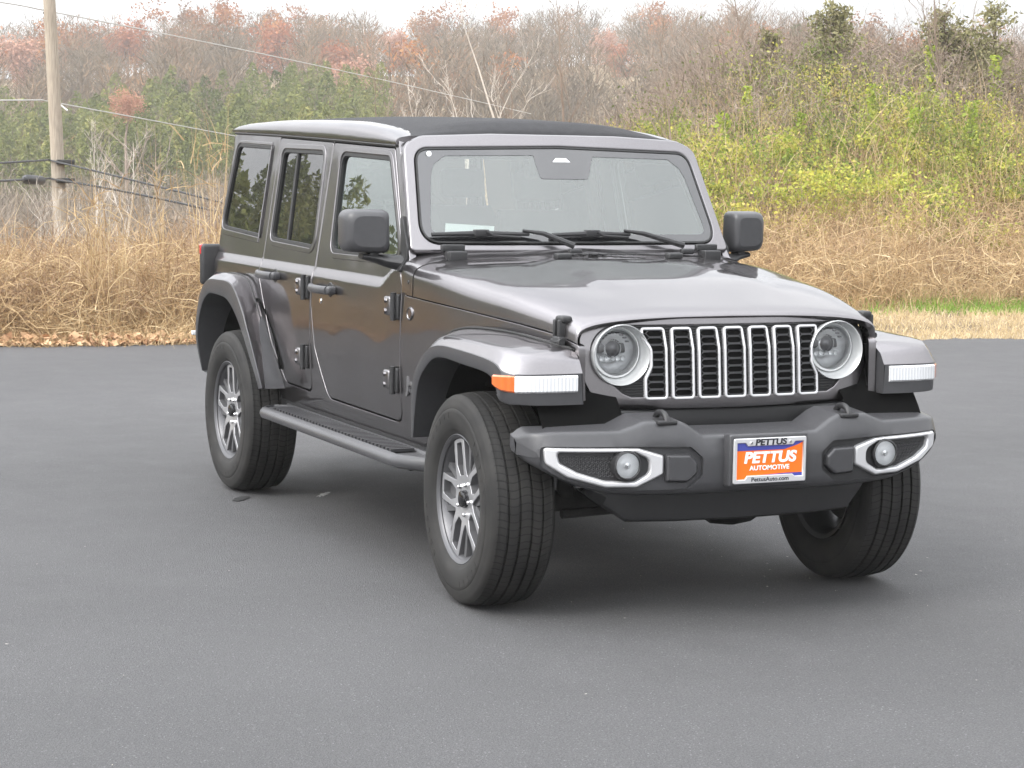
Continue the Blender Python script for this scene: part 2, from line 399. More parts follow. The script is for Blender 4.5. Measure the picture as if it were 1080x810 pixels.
panel.sign = 1
def interp(x, tab):
    if tab[0][0] > tab[-1][0]: tab = tab[::-1]
    if x <= tab[0][0]: return tab[0][1]
    for (a, b), (c, d) in zip(tab, tab[1:]):
        if x <= c: return b+(d-b)*(x-a)/(c-a)
    return tab[-1][1]
def sinterp(x, tab):
    """smooth (Catmull-Rom) table lookup"""
    if tab[0][0] > tab[-1][0]: tab = tab[::-1]
    n = len(tab)
    if x <= tab[0][0]: return tab[0][1]
    if x >= tab[-1][0]: return tab[-1][1]
    for i in range(n-1):
        if x <= tab[i+1][0]: break
    x0, y0 = tab[i]; x1, y1 = tab[i+1]; h = x1-x0; t = (x-x0)/h
    m0 = (tab[i+1][1]-tab[i-1][1])/(tab[i+1][0]-tab[i-1][0])*h if i > 0 else (y1-y0)
    m1 = (tab[i+2][1]-tab[i][1])/(tab[i+2][0]-tab[i][0])*h if i < n-2 else (y1-y0)
    return (2*t**3-3*t*t+1)*y0+(t**3-2*t*t+t)*m0+(-2*t**3+3*t*t)*y1+(t**3-t*t)*m1
def sst(t): t = max(0, min(1, t)); return t*t*(3-2*t)
def crom(pts, k=6):
    """Catmull-Rom through tuples of floats (any length)"""
    P = [np.array(p, float) for p in pts]; o = []
    for i in range(len(P)-1):
        p0 = P[max(i-1, 0)]; p1 = P[i]; p2 = P[i+1]; p3 = P[min(i+2, len(P)-1)]
        for j in range(k):
            t = j/k; o.append(.5*((2*p1)+(p2-p0)*t+(2*p0-5*p1+4*p2-p3)*t*t+(3*p1-p0-3*p2+p3)*t**3))
    o.append(P[-1]); return o
def text_mesh(name, body, size, mat, parent, loc, rot, extrude=.0005, sx=1, shear=0, bold=0, align='CENTER'):
    cu = bpy.data.curves.new(name, 'FONT'); cu.body = body; cu.size = size; cu.extrude = extrude; cu.align_x = align; cu.align_y = 'CENTER'
    cu.offset = bold; cu.shear = shear
    tmp = bpy.data.objects.new('tmp', cu); COL.objects.link(tmp)
    dg = bpy.context.evaluated_depsgraph_get(); me = bpy.data.meshes.new_from_object(tmp.evaluated_get(dg))
    bpy.data.objects.remove(tmp); bpy.data.curves.remove(cu)
    me.materials.clear(); me.materials.append(mat)
    for v in me.vertices: v.co.x *= sx
    o = link(name, me, parent); o.location = loc; o.rotation_euler = rot; return o
def boolean(obj, cutter, op='DIFFERENCE'):
    md = obj.modifiers.new('b', 'BOOLEAN'); md.object = cutter; md.operation = op; md.solver = 'MANIFOLD'
    bpy.context.view_layer.update()
    dg = bpy.context.evaluated_depsgraph_get(); me = bpy.data.meshes.new_from_object(obj.evaluated_get(dg))
    obj.modifiers.clear(); old = obj.data; obj.data = me; bpy.data.meshes.remove(old)
    bpy.data.objects.remove(cutter)

# =================================================================== THE CAR
suv = bpy.data.objects.new('suv', None); COL.objects.link(suv); suv.empty_display_size = .3
setprops(suv, 'dark grey four-door off-road SUV with black soft roof parked on the asphalt lot', 'car')

# ---- body side surface: distance d of the skin from the centre line
def rise(x): return .085*sst((x+1.26)/.20)
TAPER = [(-.95, 0), (-.6, .012), (-.2, .055), (0, .088), (.2, .13), (.36, .165)]
def sideY(x, z):
    zl = 1.120+rise(x)
    low = .803-.028*max(0, (.86-z)/.36)**2-.006*max(0, (z-.9)/.22)**2
    up = .772-.15*(z-1.20)
    t = max(0., min(1., (z-zl)/.044)); t = t*.65+.35*sst(t)
    y = low*(1-t)+up*t
    y -= sinterp(x, TAPER)
    y -= .07*max(0, (-3.66-x)/.11)**2
    return y
def SS(x, z): return Vector((x, sideY(x, z), z))
def drip(x): return sinterp(x, [(-3.72, 1.782), (-3.3, 1.774), (-2.9, 1.765), (-2.1, 1.742), (-1.30, 1.716)])
SEAM = [(-.98, 1.112), (-.6, 1.098), (-.3, 1.083), (0, 1.063), (.2, 1.043), (.36, 1.01)]
seam = lambda x: sinterp(x, SEAM)

G = .006
LEDGE = [(float(x), 1.120+rise(x)+o_) for x in np.arange(-3.76, -.96, .03) for o_ in (-.008, .0, .006, .012, .02, .028, .034, .040, .047)]
FD = [(-.985, .575, .07), (-1.90, .582, .09), (-2.055, .80, .06), (-2.112, 1.0, .1), (-2.112, 1.7365, .02), (-1.338, 1.712, .02), (-1.045, 1.245, .06), (-.985, 1.15, .03)]
RD = [(-2.122, .585, .06), (-2.50, .592, .09), (-2.70, .78, .12), (-2.90, 1.08, .12), (-2.90, 1.760, .02), (-2.122, 1.7375, .02)]
FW = [(-1.084, 1.252, .05), (-1.945, 1.242, .06), (-1.992, 1.690, .06), (-1.372, 1.672, .06)]
RW = [(-2.19, 1.248, .05), (-2.832, 1.262, .05), (-2.838, 1.702, .05), (-2.222, 1.694, .05)]
QW = [(-3.00, 1.268, .015), (-3.672, 1.292, .06), (-3.596, 1.730, .07), (-3.00, 1.716, .015)]
def grow(poly, g): 
    poly = ccw(poly); return [tuple(Vector(p)+n_*k_*g) for p, (n_, k_) in zip(poly, vnorm2(poly))]
def side_outline():
    o = [(-.955, .495), (-.66, .495), (-.60, .62), (-.55, .80), (-.44, .93), (-.28, .975), (.15, .975), (.30, .93), (.355, .80), (.36, .79)]
    o += [(x, seam(x)-.004) for x in (.355, .2, 0, -.2, -.4, -.6, -.8, -.948)]
    o += [(-.948, 1.215), (-.99, 1.262), (-1.305, 1.745)]
    o += [(x, drip(x)) for x in (-1.6, -2.1, -2.6, -2.9, -3.3, -3.6)]
    o += [(-3.675, 1.775), (-3.70, 1.70), (-3.765, 1.35), (-3.765, 1.18), (-3.755, .62), (-3.62, .62), (-3.58, .80), (-3.48, .95), (-3.35, 1.0), (-3.04, 1.0), (-2.91, .91), (-2.81, .80), (-2.72, .70), (-2.635, .57), (-2.60, .495)]
    return rp([(a, b, .02) for a, b in o], .02, 3)
def mirror_faces(s): return s
for s in (-1, 1):
    panel.sign = -1
    fd, rd = rp(FD), rp(RD); fw, rw, qw = rp(FW), rp(RW), rp(QW)
    panel('body_side', side_outline(), SS, [M['paint'], M['black']], suv, holes=[grow(fd, G), grow(rd, G), qw], r=.003, t=.03, s=s, back=True, step=.05, extra=LEDGE)
    for nm, poly, wp, gm, hx, hz, hing, lock in (('front_door', fd, fw, 'glass_front', -1.905, 1.075, ((-1.055, 1.056), (-1.055, .748)), True),
                                       ('rear_door', rd, rw, 'glass_dark', -2.70, 1.095, ((-2.205, 1.067), (-2.205, .742)), False)):
        d = panel(nm, poly, SS, [M['paint'], M['black']], suv, holes=[wp], r=.005, t=.035, s=s, back=True, off=.0015, step=.04, extra=LEDGE)
        # embossed ring around the window
        panel('window_surround', grow(wp, .030), SS, M['paint'], d, holes=[grow(wp, .004)], r=.004, t=.010, off=.006, s=s, step=.02)
        panel('window_seal', grow(wp, .005), SS, M['seal'], d, holes=[grow(wp, -.014)], r=.002, t=.02, off=.001, s=s, step=.02)
        if nm == 'front_door':
            panel('window_glass', grow(wp, .002), SS, M[gm], d, r=.001, t=.003, off=-.012, s=s, step=.08)
        else:
            panel('window_glass', grow(wp, .002), SS, M[gm], d, r=.001, t=.003, off=-.012, s=s, step=.08)
            mb = MB(); xb0, xb1 = -2.588, -2.628
            mb.grid([[(xb0+(xb1-xb0)*(z-1.25)/.45-q, s*(sideY(-2.6, z)-e_), z) for z in np.linspace(1.25, 1.70, 8)] for q, e_ in ((-.013, .013), (-.013, .004), (.013, .004), (.013, .013))])
            mb.build('window_divider', M['seal'], d)
        # door handle: bowl, grip and lock
        mb = MB(); 
        def P(x, z, o_): return (x, s*(sideY(x, z)+o_), z)
        a0, a1 = hx-.155, hx+.10
        prof = [(0, .018), (.12, .038), (.5, .048), (.85, .046), (1, .036)]
        rows = []
        for q in np.linspace(0, 1, 14):
            x = a0+(a1-a0)*q; hh = .019; o_ = sinterp(q, prof)
            rows.append([P(x, hz+hh*math.cos(t_), o_+.012*math.sin(t_)) for t_ in np.linspace(0, 2*PI, 12, endpoint=False)])
        mb.grid(rows, closed=True)
        mb.add(rows[0], [tuple(range(12))]); mb.add(rows[-1], [tuple(range(12))])
        mb.box((a1-.012, s*(sideY(hx, hz)-.004), hz-.0185), (a1+.030, s*(sideY(hx, hz)+.042), hz+.0185), .012)
        hnd = mb.build('door_handle', M['plastic'], d)
        mb = MB(); ring = [P(hx+.055+.040*math.cos(t_), hz+.034*math.sin(t_), .0015) for t_ in np.linspace(0, 2*PI, 24, endpoint=False)]
        inn = [P(hx+.055+.036*math.cos(t_), hz+.030*math.sin(t_), .004) for t_ in np.linspace(0, 2*PI, 24, endpoint=False)]
        mb.grid([ring, inn], closed=True); mb.add(inn, [tuple(range(24))]); mb.build('handle_recess', M['trim'], d)
        if lock:
            mb = MB(); yy = sideY(-1.97, 1.02)
            mb.lathe([(0, .006), (.010, .006), (.014, .002), (.014, -.01)], 18, (-1.975, s*yy, 1.018), 'y') if s > 0 else mb.lathe([(0, -.006), (.010, -.006), (.014, -.002), (.014, .01)], 18, (-1.975, s*yy, 1.018), 'y')
            mb.build('lock_cylinder', M['chrome'], d)
        for hxx, hzz in hing:
            mb = MB(); yy = sideY(hxx, hzz)
            mb.box((hxx-.060, s*(yy-.002), hzz-.040), (hxx+.012, s*(yy+.030), hzz+.040), .010)
            mb.box((hxx-.085, s*(yy-.002), hzz-.022), (hxx-.03, s*(yy+.018), hzz+.022), .007)
            for dz in (-.022, .022): mb.lathe([(0, s*.037), (.010, s*.037), (.012, s*.030)], 6, (hxx-.035, s*yy, hzz+dz), 'y')
            hg = mb.build('hinge', M['paint'], d)
            mb = MB(); mb.tube([(hxx+.026, s*(yy+.018), hzz-.058), (hxx+.026, s*(yy+.018), hzz+.058)], .013, 12)
            mb.box((hxx+.014, s*(yy-.002), hzz-.052), (hxx+.060, s*(yy+.012), hzz+.052), .005)
            mb.build('hinge_pin', M['trim'], d)
    # quarter window, without an inner frame at the door side
    q = panel('quarter_window', grow(qw, .002), SS, M['glass_dark'], suv, r=.001, t=.003, off=-.010, s=s, step=.08)
    panel('window_seal', grow(qw, .004), SS, M['seal'], q, holes=[[(a+.0 if a < -3.1 else a+.0, b) for a, b in grow(qw, -.014)]], r=.002, t=.015, off=.001, s=s, step=.02)
    lip = [(-3.00, 1.232), (-3.68, 1.256), (-3.715, 1.30), (-3.635, 1.745), (-3.55, 1.752)]
    # light catching pressed ledge below and behind the quarter window
    panel('window_surround', rp([(-3.02, 1.236, .005), (-3.69, 1.258, .09), (-3.628, 1.752, .09), (-3.02, 1.738, .005)]), SS, M['paint'], q, holes=[grow(qw, .004)], r=.004, t=.010, off=.005, s=s, step=.02)
    # rocker panel under the doors (darker, tucked in)
    mb = MB(); rows = []
    for x in np.linspace(-2.64, -.64, 14):
        rows.append([(x, s*d_, z) for d_, z in ((.775, .500), (.772, .47), (.755, .43), (.70, .41), (.60, .41))])
    mb.grid(rows); mb.build('rocker_panel', M['trim'], suv)
    # ---- wheel flares
    def flare(nm, st, cut=None):
        rows = crom([sum(map(list, r_), []) for r_ in st], 7); PB = []; TB = []
        for r_ in rows:
            B, O, Mm, Pp = [Vector(r_[i:i+3]) for i in (0, 3, 6, 9)]
            B0 = B+Vector((0, -.03, 0)); 
            o1 = O.lerp(B, .16); o2 = O.lerp(Mm, .35); oc = O.lerp((o1+o2)/2, .35)
            B1 = B.lerp(O, .10); B1 = B1+Vector((0, 0, .0))
            PB.append([B0, B, B.lerp(O, .45)+(O-B).length*.02*Vector((0, 0, 1)), o1, oc, o2, Mm])
            m2 = Mm+(Pp-Mm)*.04+Vector((0, .004, 0)); p1 = Pp+(Mm-Pp).normalized()*.006+Vector((0, .004, 0))
            R1 = Pp+Vector((0, -.012, 0)); R2 = Vector((Pp.x, B.y-.03, Pp.z)); 
            if nm == 'f' and Pp.x > .30: R1 = Pp+Vector((-.012, 0, 0)); R2 = Vector((.20, min(Pp.y, .88), Pp.z+.01))
            TB.append([Mm, m2, p1, Pp, R1, R2])
        f_ = lambda v: (v[0], s*v[1], v[2])
        mb = MB(); mb.grid([[f_(v) for v in r_] for r_ in PB]); fo = mb.build('fender_flare', M['paint'], suv, angle=50)
        mb = MB(); mb.grid([[f_(v) for v in r_] for r_ in TB])
        if nm == 'f':
            q_ = PB[-1]; e_ = TB[-1]; cap = [q_[0], q_[1], q_[2], q_[3], q_[4], q_[6], e_[2], e_[3], Vector((.20, q_[1].y, e_[3].z)), Vector((.20, q_[1].y, q_[0].z))]
            mb.add([f_(v+Vector((0, .001, 0))) for v in cap], [tuple(range(len(cap)))])
        mb.build('flare_trim', M['plastic'], fo, angle=40)
        mb = MB(); mb.tube([f_(r_[1]+Vector((0, .004, .002))) for r_ in PB], .005, 6); mb.build('flare_gasket', M['seal'], fo)
        # bolts along the inner lip
        return fo
    FS = [((-.60, .795, .57), (-.572, .885, .57), (-.56, .915, .57), (-.525, .925, .575)),
          ((-.575, .80, .80), (-.53, .905, .80), (-.51, .935, .79), (-.455, .938, .775)),
          ((-.49, .80, .965), (-.43, .912, .925), (-.41, .937, .905), (-.372, .940, .865)),
          ((-.32, .79, 1.020), (-.27, .912, .995), (-.265, .938, .962), (-.245, .940, .918)),
          ((-.02, .755, 1.030), (-.01, .912, 1.004), (-.01, .938, .965), (-.01, .940, .914)),
          ((.19, .705, 1.012), (.24, .905, .998), (.255, .935, .950), (.245, .938, .895)),
          ((.27, .675, 1.000), (.325, .885, .985), (.335, .922, .918), (.315, .925, .812)),
          ((.31, .655, .995), (.362, .850, .975), (.385, .875, .912), (.385, .875, .803)),
          ((.325, .650, .990), (.375, .765, .965), (.402, .765, .912), (.405, .765, .800)),
          ((.325, .640, .985), (.375, .645, .955), (.402, .645, .912), (.405, .640, .800))]
    ff = flare('f', FS)
    RS = [((-3.60, .79, .55), (-3.575, .875, .55), (-3.56, .895, .55), (-3.525, .905, .55)),
          ((-3.60, .80, .75), (-3.56, .905, .75), (-3.54, .935, .74), (-3.495, .940, .735)),
          ((-3.555, .80, .96), (-3.51, .895, .95), (-3.48, .935, .93), (-3.435, .940, .885)),
          ((-3.41, .812, 1.055), (-3.38, .89, 1.062), (-3.35, .935, 1.030), (-3.31, .940, .965)),
          ((-3.20, .812, 1.070), (-3.16, .885, 1.080), (-3.14, .935, 1.050), (-3.14, .940, .972)),
          ((-3.03, .812, 1.045), (-2.975, .880, 1.060), (-2.935, .930, 1.038), (-2.99, .937, .957)),
          ((-2.885, .812, .93), (-2.84, .875, .945), (-2.795, .925, .940), (-2.86, .935, .895)),
          ((-2.793, .812, .826), (-2.75, .875, .834), (-2.70, .922, .835), (-2.757, .932, .815)),
          ((-2.70, .808, .725), (-2.667, .872, .733), (-2.622, .918, .735), (-2.667, .928, .722)),
          ((-2.626, .800, .615), (-2.592, .866, .625), (-2.547, .912, .628), (-2.578, .922, .620)),
          ((-2.604, .794, .553), (-2.565, .860, .560), (-2.515, .905, .563), (-2.540, .915, .556))]
    rf = flare('r', RS)
    f_ = lambda v: (v[0], s*v[1], v[2])
    # marker strip on the rear flare
    mb = MB(); mb.box((-3.585, s*.90, .735), (-3.553, s*.95, .757), .004); mb.build('side_marker', M['white_lens'], rf)
    # lamps in the front flare
    def strip(path, z0, z1, nm, mat, par):
        mb = MB(); path = [Vector(p) for p in path]; rows = []
        for i, p in enumerate(path):
            t_ = (path[min(i+1, len(path)-1)]-path[max(0, i-1)]).normalized(); n_ = Vector((t_.y, -t_.x))
            if n_.x < 0 and abs(n_.x) > .2: n_ = -n_
            elif n_.y < 0 and abs(n_.x) <= .2: n_ = -n_
            b = p-n_*.03; z0_, z1_ = z0(i/(len(path)-1)), z1(i/(len(path)-1))
            e = .006
            rows.append([(b.x, s*b.y, z1_), (p.x-n_.x*e, s*(p.y-n_.y*e), z1_), (p.x, s*p.y, z1_-e), (p.x, s*p.y, z0_+e), (p.x-n_.x*e, s*(p.y-n_.y*e), z0_), (b.x, s*b.y, z0_)])
        mb.grid(rows); mb.add(rows[0], [(0, 1, 2, 3, 4, 5)]); mb.add(rows[-1], [(5, 4, 3, 2, 1, 0)])
        return mb.build(nm, mat, par, angle=40)
    strip([(.284, .949), (.308, .946), (.335, .938), (.360, .918), (.376, .902)], lambda t: .845+.02*(1-t)**2, lambda t: .908-.004*(1-t), 'turn_signal', M['amber'], ff)
    strip([(.376, .9015), (.394, .884), (.409, .80), (.413, .72), (.413, .668)], lambda t: .845, lambda t: .906, 'daytime_lamp', M['white_lens'], ff)
    # wheel arch liner
    for cx, x0, x1 in ((0, -.57, .30), (-3.008, -.57, .40)):
        mb = MB(); rows = []
        for a in np.linspace(.42, PI-.1, 26):
            x = cx-.03+.535*math.cos(a); z = .42+.56*math.sin(a)
            if cx == 0: z = min(z, .955)
            rows.append([(x, s*.81, z), (x, s*.48, z)])
        mb.grid(rows)
        mb.build('wheel_arch_liner', M['black'], suv, fix=False)
    # lower inner body wall behind the wheels
    # ---- side step
    mb = MB(); rows = []
    def sect(x, k, dx=0):   # k = 1 full, 0 = closed to the inner edge
        pts = [(.762, .484), (.795, .4875), (.801, .4765), (.906, .4745), (.914, .4835), (.930, .479), (.943, .466), (.947, .450), (.940, .435), (.915, .426), (.86, .422), (.762, .432)]
        return [(x, s*(.762+(d_-.762)*k), (z if k == 1 else z)) for d_, z in pts]
    for x, k in ((-2.46, .05), (-2.50, .55), (-2.49, .80), (-2.455, .95), (-2.42, 1), (-2.2, 1), (-1.7, 1), (-1.2, 1), (-.74, 1), (-.70, .97), (-.62, .70), (-.52, .35), (-.47, .10)):
        rows.append(sect(x, k))
    mb.grid(rows, closed=True); mb.add(rows[0], [tuple(range(12))]); mb.add(rows[-1], [tuple(range(12))])
    stp = mb.build('side_step', M['plastic'], suv, angle=40)
    mb = MB()
    for x in np.arange(-2.35, -.80, .042): mb.box((x, s*.803, .476), (x+.024, s*.905, .4900))
    mb.build('tread_ribs', M['plastic'], stp); mb = MB(); mb.box((-2.37, s*.802, .4745), (-.79, s*.905, .4785)); mb.build('tread_pad', M['black'], stp)
    mb = MB()
    for x in (-2.25, -1.55, -.85): mb = MB(); mb.box((x, s*.5, .40), (x+.06, s*.83, .435), .004); mb.build('step_bracket', M['black'], stp)
    # ---- side mirror
    mb = MB(); rows = []
    for t_, sc_ in ((-1.185, .90), (-1.178, .97), (-1.165, 1), (-1.12, 1), (-1.085, .96), (-1.068, .86), (-1.062, .70)):
        cy, cz, hw, hh = .912, 1.364, .094*sc_, .092*sc_
        q = rp([(cy-hw, cz-hh, .03), (cy+hw*.97, cz-hh*.93, .045), (cy+hw, cz+hh, .045), (cy-hw*.95, cz+hh, .03)], .03, 5)
        rows.append([(t_-.02*(a-cy)/.09, s*a, b) for a, b in ccw(q)])
    mb.grid(rows, closed=True); mb.add(rows[-1], [tuple(range(len(rows[-1])))])
    mr = mb.build('side_mirror', M['plastic'], suv, angle=60)
    mb = MB(); mb.add([(v[0]+.004, v[1], v[2]) for v in rows[0]], [tuple(range(len(rows[0])))]); mb.build('mirror_glass', M['chrome'], mr)
    mb = MB(); rr = []
    for t_, x, y, z, hx_, hz_ in ((0, -1.12, .93, 1.262, .030, .012), (.3, -1.115, .88, 1.255, .036, .018), (.6, -1.10, .835, 1.243, .045, .024), (1, -1.075, .79, 1.235, .055, .030), (1.2, -1.07, .765, 1.235, .06, .034)):
        rr.append([(x+hx_*math.cos(a), s*y, z+hz_*math.sin(a)) for a in np.linspace(0, 2*PI, 14, endpoint=False)])
    mb.grid(rr, closed=True); mb.add(rr[0], [tuple(range(14))])
    mb.box((-1.15, s*.86, 1.26), (-1.085, s*.90, 1.285), .006)
    mb.build('mirror_arm', M['trim'], mr)
    # black triangular sail at the mirror foot
    panel('mirror_sail', rp([(-1.00, 1.20, .01), (-1.035, 1.20, .01), (-1.135, 1.42, .01), (-1.118, 1.43, .01), (-1.01, 1.30, .02)]), lambda x, z: SS(x, z), M['trim'], mr, r=.003, t=.012, off=.010, s=s, step=.03)
    # ---- hood latch
    mb = MB(); yy = .655
    mb.box((.222, s*(yy-.015), .985), (.275, s*(yy+.030), 1.035), .010)
    for q in (-.018, .018): mb.box((.236+q, s*(yy-.010), 1.02), (.252+q, s*(yy+.026), 1.095), .006)
    mb.box((.215, s*(yy-.03), 1.080), (.275, s*(yy+.016), 1.108), .010)
    mb.tube([(.212, s*(yy+.020), 1.015), (.288, s*(yy+.020), 1.015)], .012, 10)
    mb.build('hood_latch', M['trim'], suv)
    # ---- fender badge lettering and round mark
    t0 = text_mesh('badge', 'Jeep', .085, M['alloy_dark'], suv, (-.835, s*(sideY(-.83, .745)+.004), .742), (PI/2, 0, 0 if s < 0 else PI), .003, bold=.0025)
    mb = MB(); yy = sideY(-.89, 1.036)
    mb.lathe([(0, s*.003), (.020, s*.003), (.023, s*.006), (.028, s*.005), (.030, -s*.002)], 24, (-.885, s*yy, 1.036), 'y'); mb.build('round_badge', M['paint'], suv)
    for bx, bz in ((-.915, 1.165),):
        mb = MB(); mb.lathe([(0, s*.006), (.007, s*.006), (.010, s*.002)], 12, (bx, s*(sideY(bx, bz)), bz), 'y'); mb.build('bolt', M['trim'], suv)
    # ---- tail lamp
    mb = MB(); mb.box((-3.80, s*.70, .985), (-3.742, s*.845, 1.20), .018); tl = mb.build('tail_lamp', M['trim'], suv)
    mb = MB(); mb.box((-3.812, s*.72, 1.0), (-3.798, s*.83, 1.185), .004); mb.build('lamp_lens', M['red'], tl)
    mb = MB(); mb.box((-3.79, s*.82, 1.145), (-3.76, s*.849, 1.198), .006); mb.build('lamp_lens', M['red'], tl)

panel.sign = 1
# ---- hood
ZT = [(-1.02, 1.300), (-.93, 1.285), (-.85, 1.268), (-.6, 1.260), (-.3, 1.234), (-.05, 1.207), (.12, 1.176), (.22, 1.150), (.29, 1.132), (.33, 1.117), (.345, 1.108)]
def hoodW(x): return sideY(min(x, .36), seam(x)-.01) if x > -1 else .79
def hood_section(x, n=34):
    wv = hoodW(x); zs = seam(x); zt = sinterp(x, ZT); row = []
    p = interp(x, [(-.9, 6.5), (-.3, 4.6), (.1, 4.2), (.34, 4.6)]); crown = .014
    for k in range(n+1):
        a = -PI/2+PI*k/n; sy, cy = math.sin(a), abs(math.cos(a))
        y = wv*math.copysign(abs(sy)**(2/p), sy) if abs(sy) > 1e-6 else 0
        z = zs+(zt-zs)*(cy**(2/p))-crown*(y/wv)**2*(cy**(2/p) > .01)*(cy**.5)
        dome = .014*sst((.40-abs(y)+.10*(x-.1))/.05)*sst((.16-x)/.25)
        if cy > .3: z += dome
        row.append((x, y, z))
    return row
XS = list(np.linspace(-.862, .1, 15))+[.16, .21, .25, .285, .31, .328, .340]
mb = MB(); rows = [hood_section(x, 48) for x in XS]; 
# rolled front edge
last = rows[-1]; rows.append([(x+.003, y*.997, z-.006) for x, y, z in last]); rows.append([(x-.02, y*.98, z-.02) for x, y, z in last])
first = rows[0]; rows = [[(x, y*.995, z-.03) for x, y, z in first]]+rows
mb.grid(rows); hood = mb.build('hood', M['paint'], suv, angle=60)
# cowl between hood and windscreen
mb = MB(); rows = [hood_section(x, 48) for x in (-1.02, -.98, -.93, -.90, -.872)]
rows.append([(x, y*.995, z-.03) for x, y, z in rows[-1]])
mb.grid(rows); cowl = mb.build('cowl_panel', M['paint'], suv, angle=60)
mb = MB()
for k in range(9):
    y = .10+k*.042
    mb.box((-.80, y, 1.277), (-.74, y+.026, 1.287), .003)
    
mb2 = MB()
for k in range(9):
    y = -.06+k*.045
    mb2.grid([[(-.80, y, 1.2835), (-.80, y+.028, 1.2835)], [(-.735, y+.016, 1.2815), (-.735, y+.044, 1.2815)]])
vent = MB(); 
for k in range(9):
    y = -.16+k*.045
    vent.box((-.815, y, 1.2785), (-.765, y+.024, 1.2845), .002)
vent.build('hood_vent', M['trim'], hood)
for y in (-.21, .31):
    mb = MB(); mb.box((-.70, y-.035, 1.266), (-.655, y+.035, 1.292), .008); mb.build('washer_nozzle', M['trim'], hood)
for y in (-.60, .60):
    mb = MB(); mb.box((-.93, y-.052, 1.286), (-.905, y+.052, 1.318), .006); mb.box((-.92, y-.04, 1.245), (-.85, y+.04, 1.292), .006); mb.build('windscreen_hinge', M['trim'], suv)

# ---- windscreen frame and glass
def WS(y, z): return Vector((-.948-.555*(z-1.31)-.045*(y/.7)**2, y, z))
WO = [(-.762, 1.285, .03), (.762, 1.285, .03), (.705, 1.735, .07), (.62, 1.772, .10), (.3, 1.786, .2), (-.3, 1.786, .2), (-.62, 1.772, .10), (-.705, 1.735, .07)]
WG = [(-.705, 1.322, .08), (.705, 1.322, .08), (.655, 1.712, .07), (0, 1.728, .5), (-.655, 1.712, .07)]
wo, wg = rp(WO), rp(WG, n=8)
fr = panel('windscreen_frame', wo, WS, [M['paint'], M['black']], suv, holes=[wg], r=.012, t=.085, s=1, back=True, step=.035)
panel('windscreen_seal', grow(wg, .002), WS, M['seal'], fr, holes=[grow(wg, -.006)], r=.001, t=.02, off=.001, s=1, step=.03)
fi = grow(wg, -.036)
fh = [(-.66, 1.358, .04), (.66, 1.358, .04), (.615, 1.60, .04), (.595, 1.645, .04), (.545, 1.684, .03), (.16, 1.690, .01), (.115, 1.592, .02), (-.115, 1.592, .02), (-.125, 1.692, .01), (-.53, 1.684, .03), (-.59, 1.645, .04), (-.608, 1.60, .04)]
panel('frit_band', grow(wg, -.004), WS, M['frit'], fr, holes=[rp(fh)], r=.0005, t=.001, off=-.003, s=1, step=.05)
panel('windscreen_glass', grow(wg, -.003), WS, M['windscreen'], fr, r=.001, t=.004, off=-.005, s=1, step=.06)
panel('sensor_window', [(-.04, 1.664), (.045, 1.664), (.028, 1.681), (-.022, 1.681)], WS, M['paper'], fr, r=.0005, t=.001, off=-.0015, s=1)
mb = MB(); mb.lathe([(0, .001), (.012, .001), (.012, -.001)], 16, tuple(WS(-.600, 1.69)+Vector((.002, 0, 0))), 'x'); mb.build('sticker', M['paper'], fr)
# forward camera housing behind the glass
mb = MB(); mb.box((-1.27, -.10, 1.60), (-1.20, .10, 1.69), .01); mb.build('camera_housing', M['trim'], suv)
mb = MB(); mb.box((-1.27, -.12, 1.585), (-1.245, .12, 1.65), .012); mb.build('rear_view_mirror', M['trim'], suv)
# ---- wipers
def wiper(y0, y1, yp):
    e = .020
    P = lambda y, z, o_=e: WS(y, z)+Vector((.872, 0, .487))*o_
    mb = MB(); mb.tube([P(y0, 1.346), P((y0+y1)/2, 1.350, e+.004), P(y1, 1.349)], [.009, .012, .008], 8)
    wp_ = mb.build('wiper', M['trim'], suv)
    mb = MB(); ym = (y0+y1)/2
    mb.box((P(ym, 1.355).x-.008, ym-.035, 1.348), (P(ym, 1.355).x+.018, ym+.035, 1.378), .006)
    mb.tube([P(ym+.02, 1.352, .035), P(ym+.05, 1.338, .03), P(ym+.17, 1.332, .03)], [.009, .006, .005], 8)
    mb.tube([P(y1-.03, 1.360, .030), P(y1+.06, 1.345, .036), P(yp, 1.290, .045)], [.006, .010, .014], 8)
    mb.build('wiper_arm', M['trim'], wp_)
    mb = MB(); mb.box((-.905, yp-.03, 1.275), (-.875, yp+.03, 1.300), .008); mb.build('wiper_pivot', M['trim'], wp_)
wiper(-.665, -.235, -.05); wiper(-.125, .245, .49)

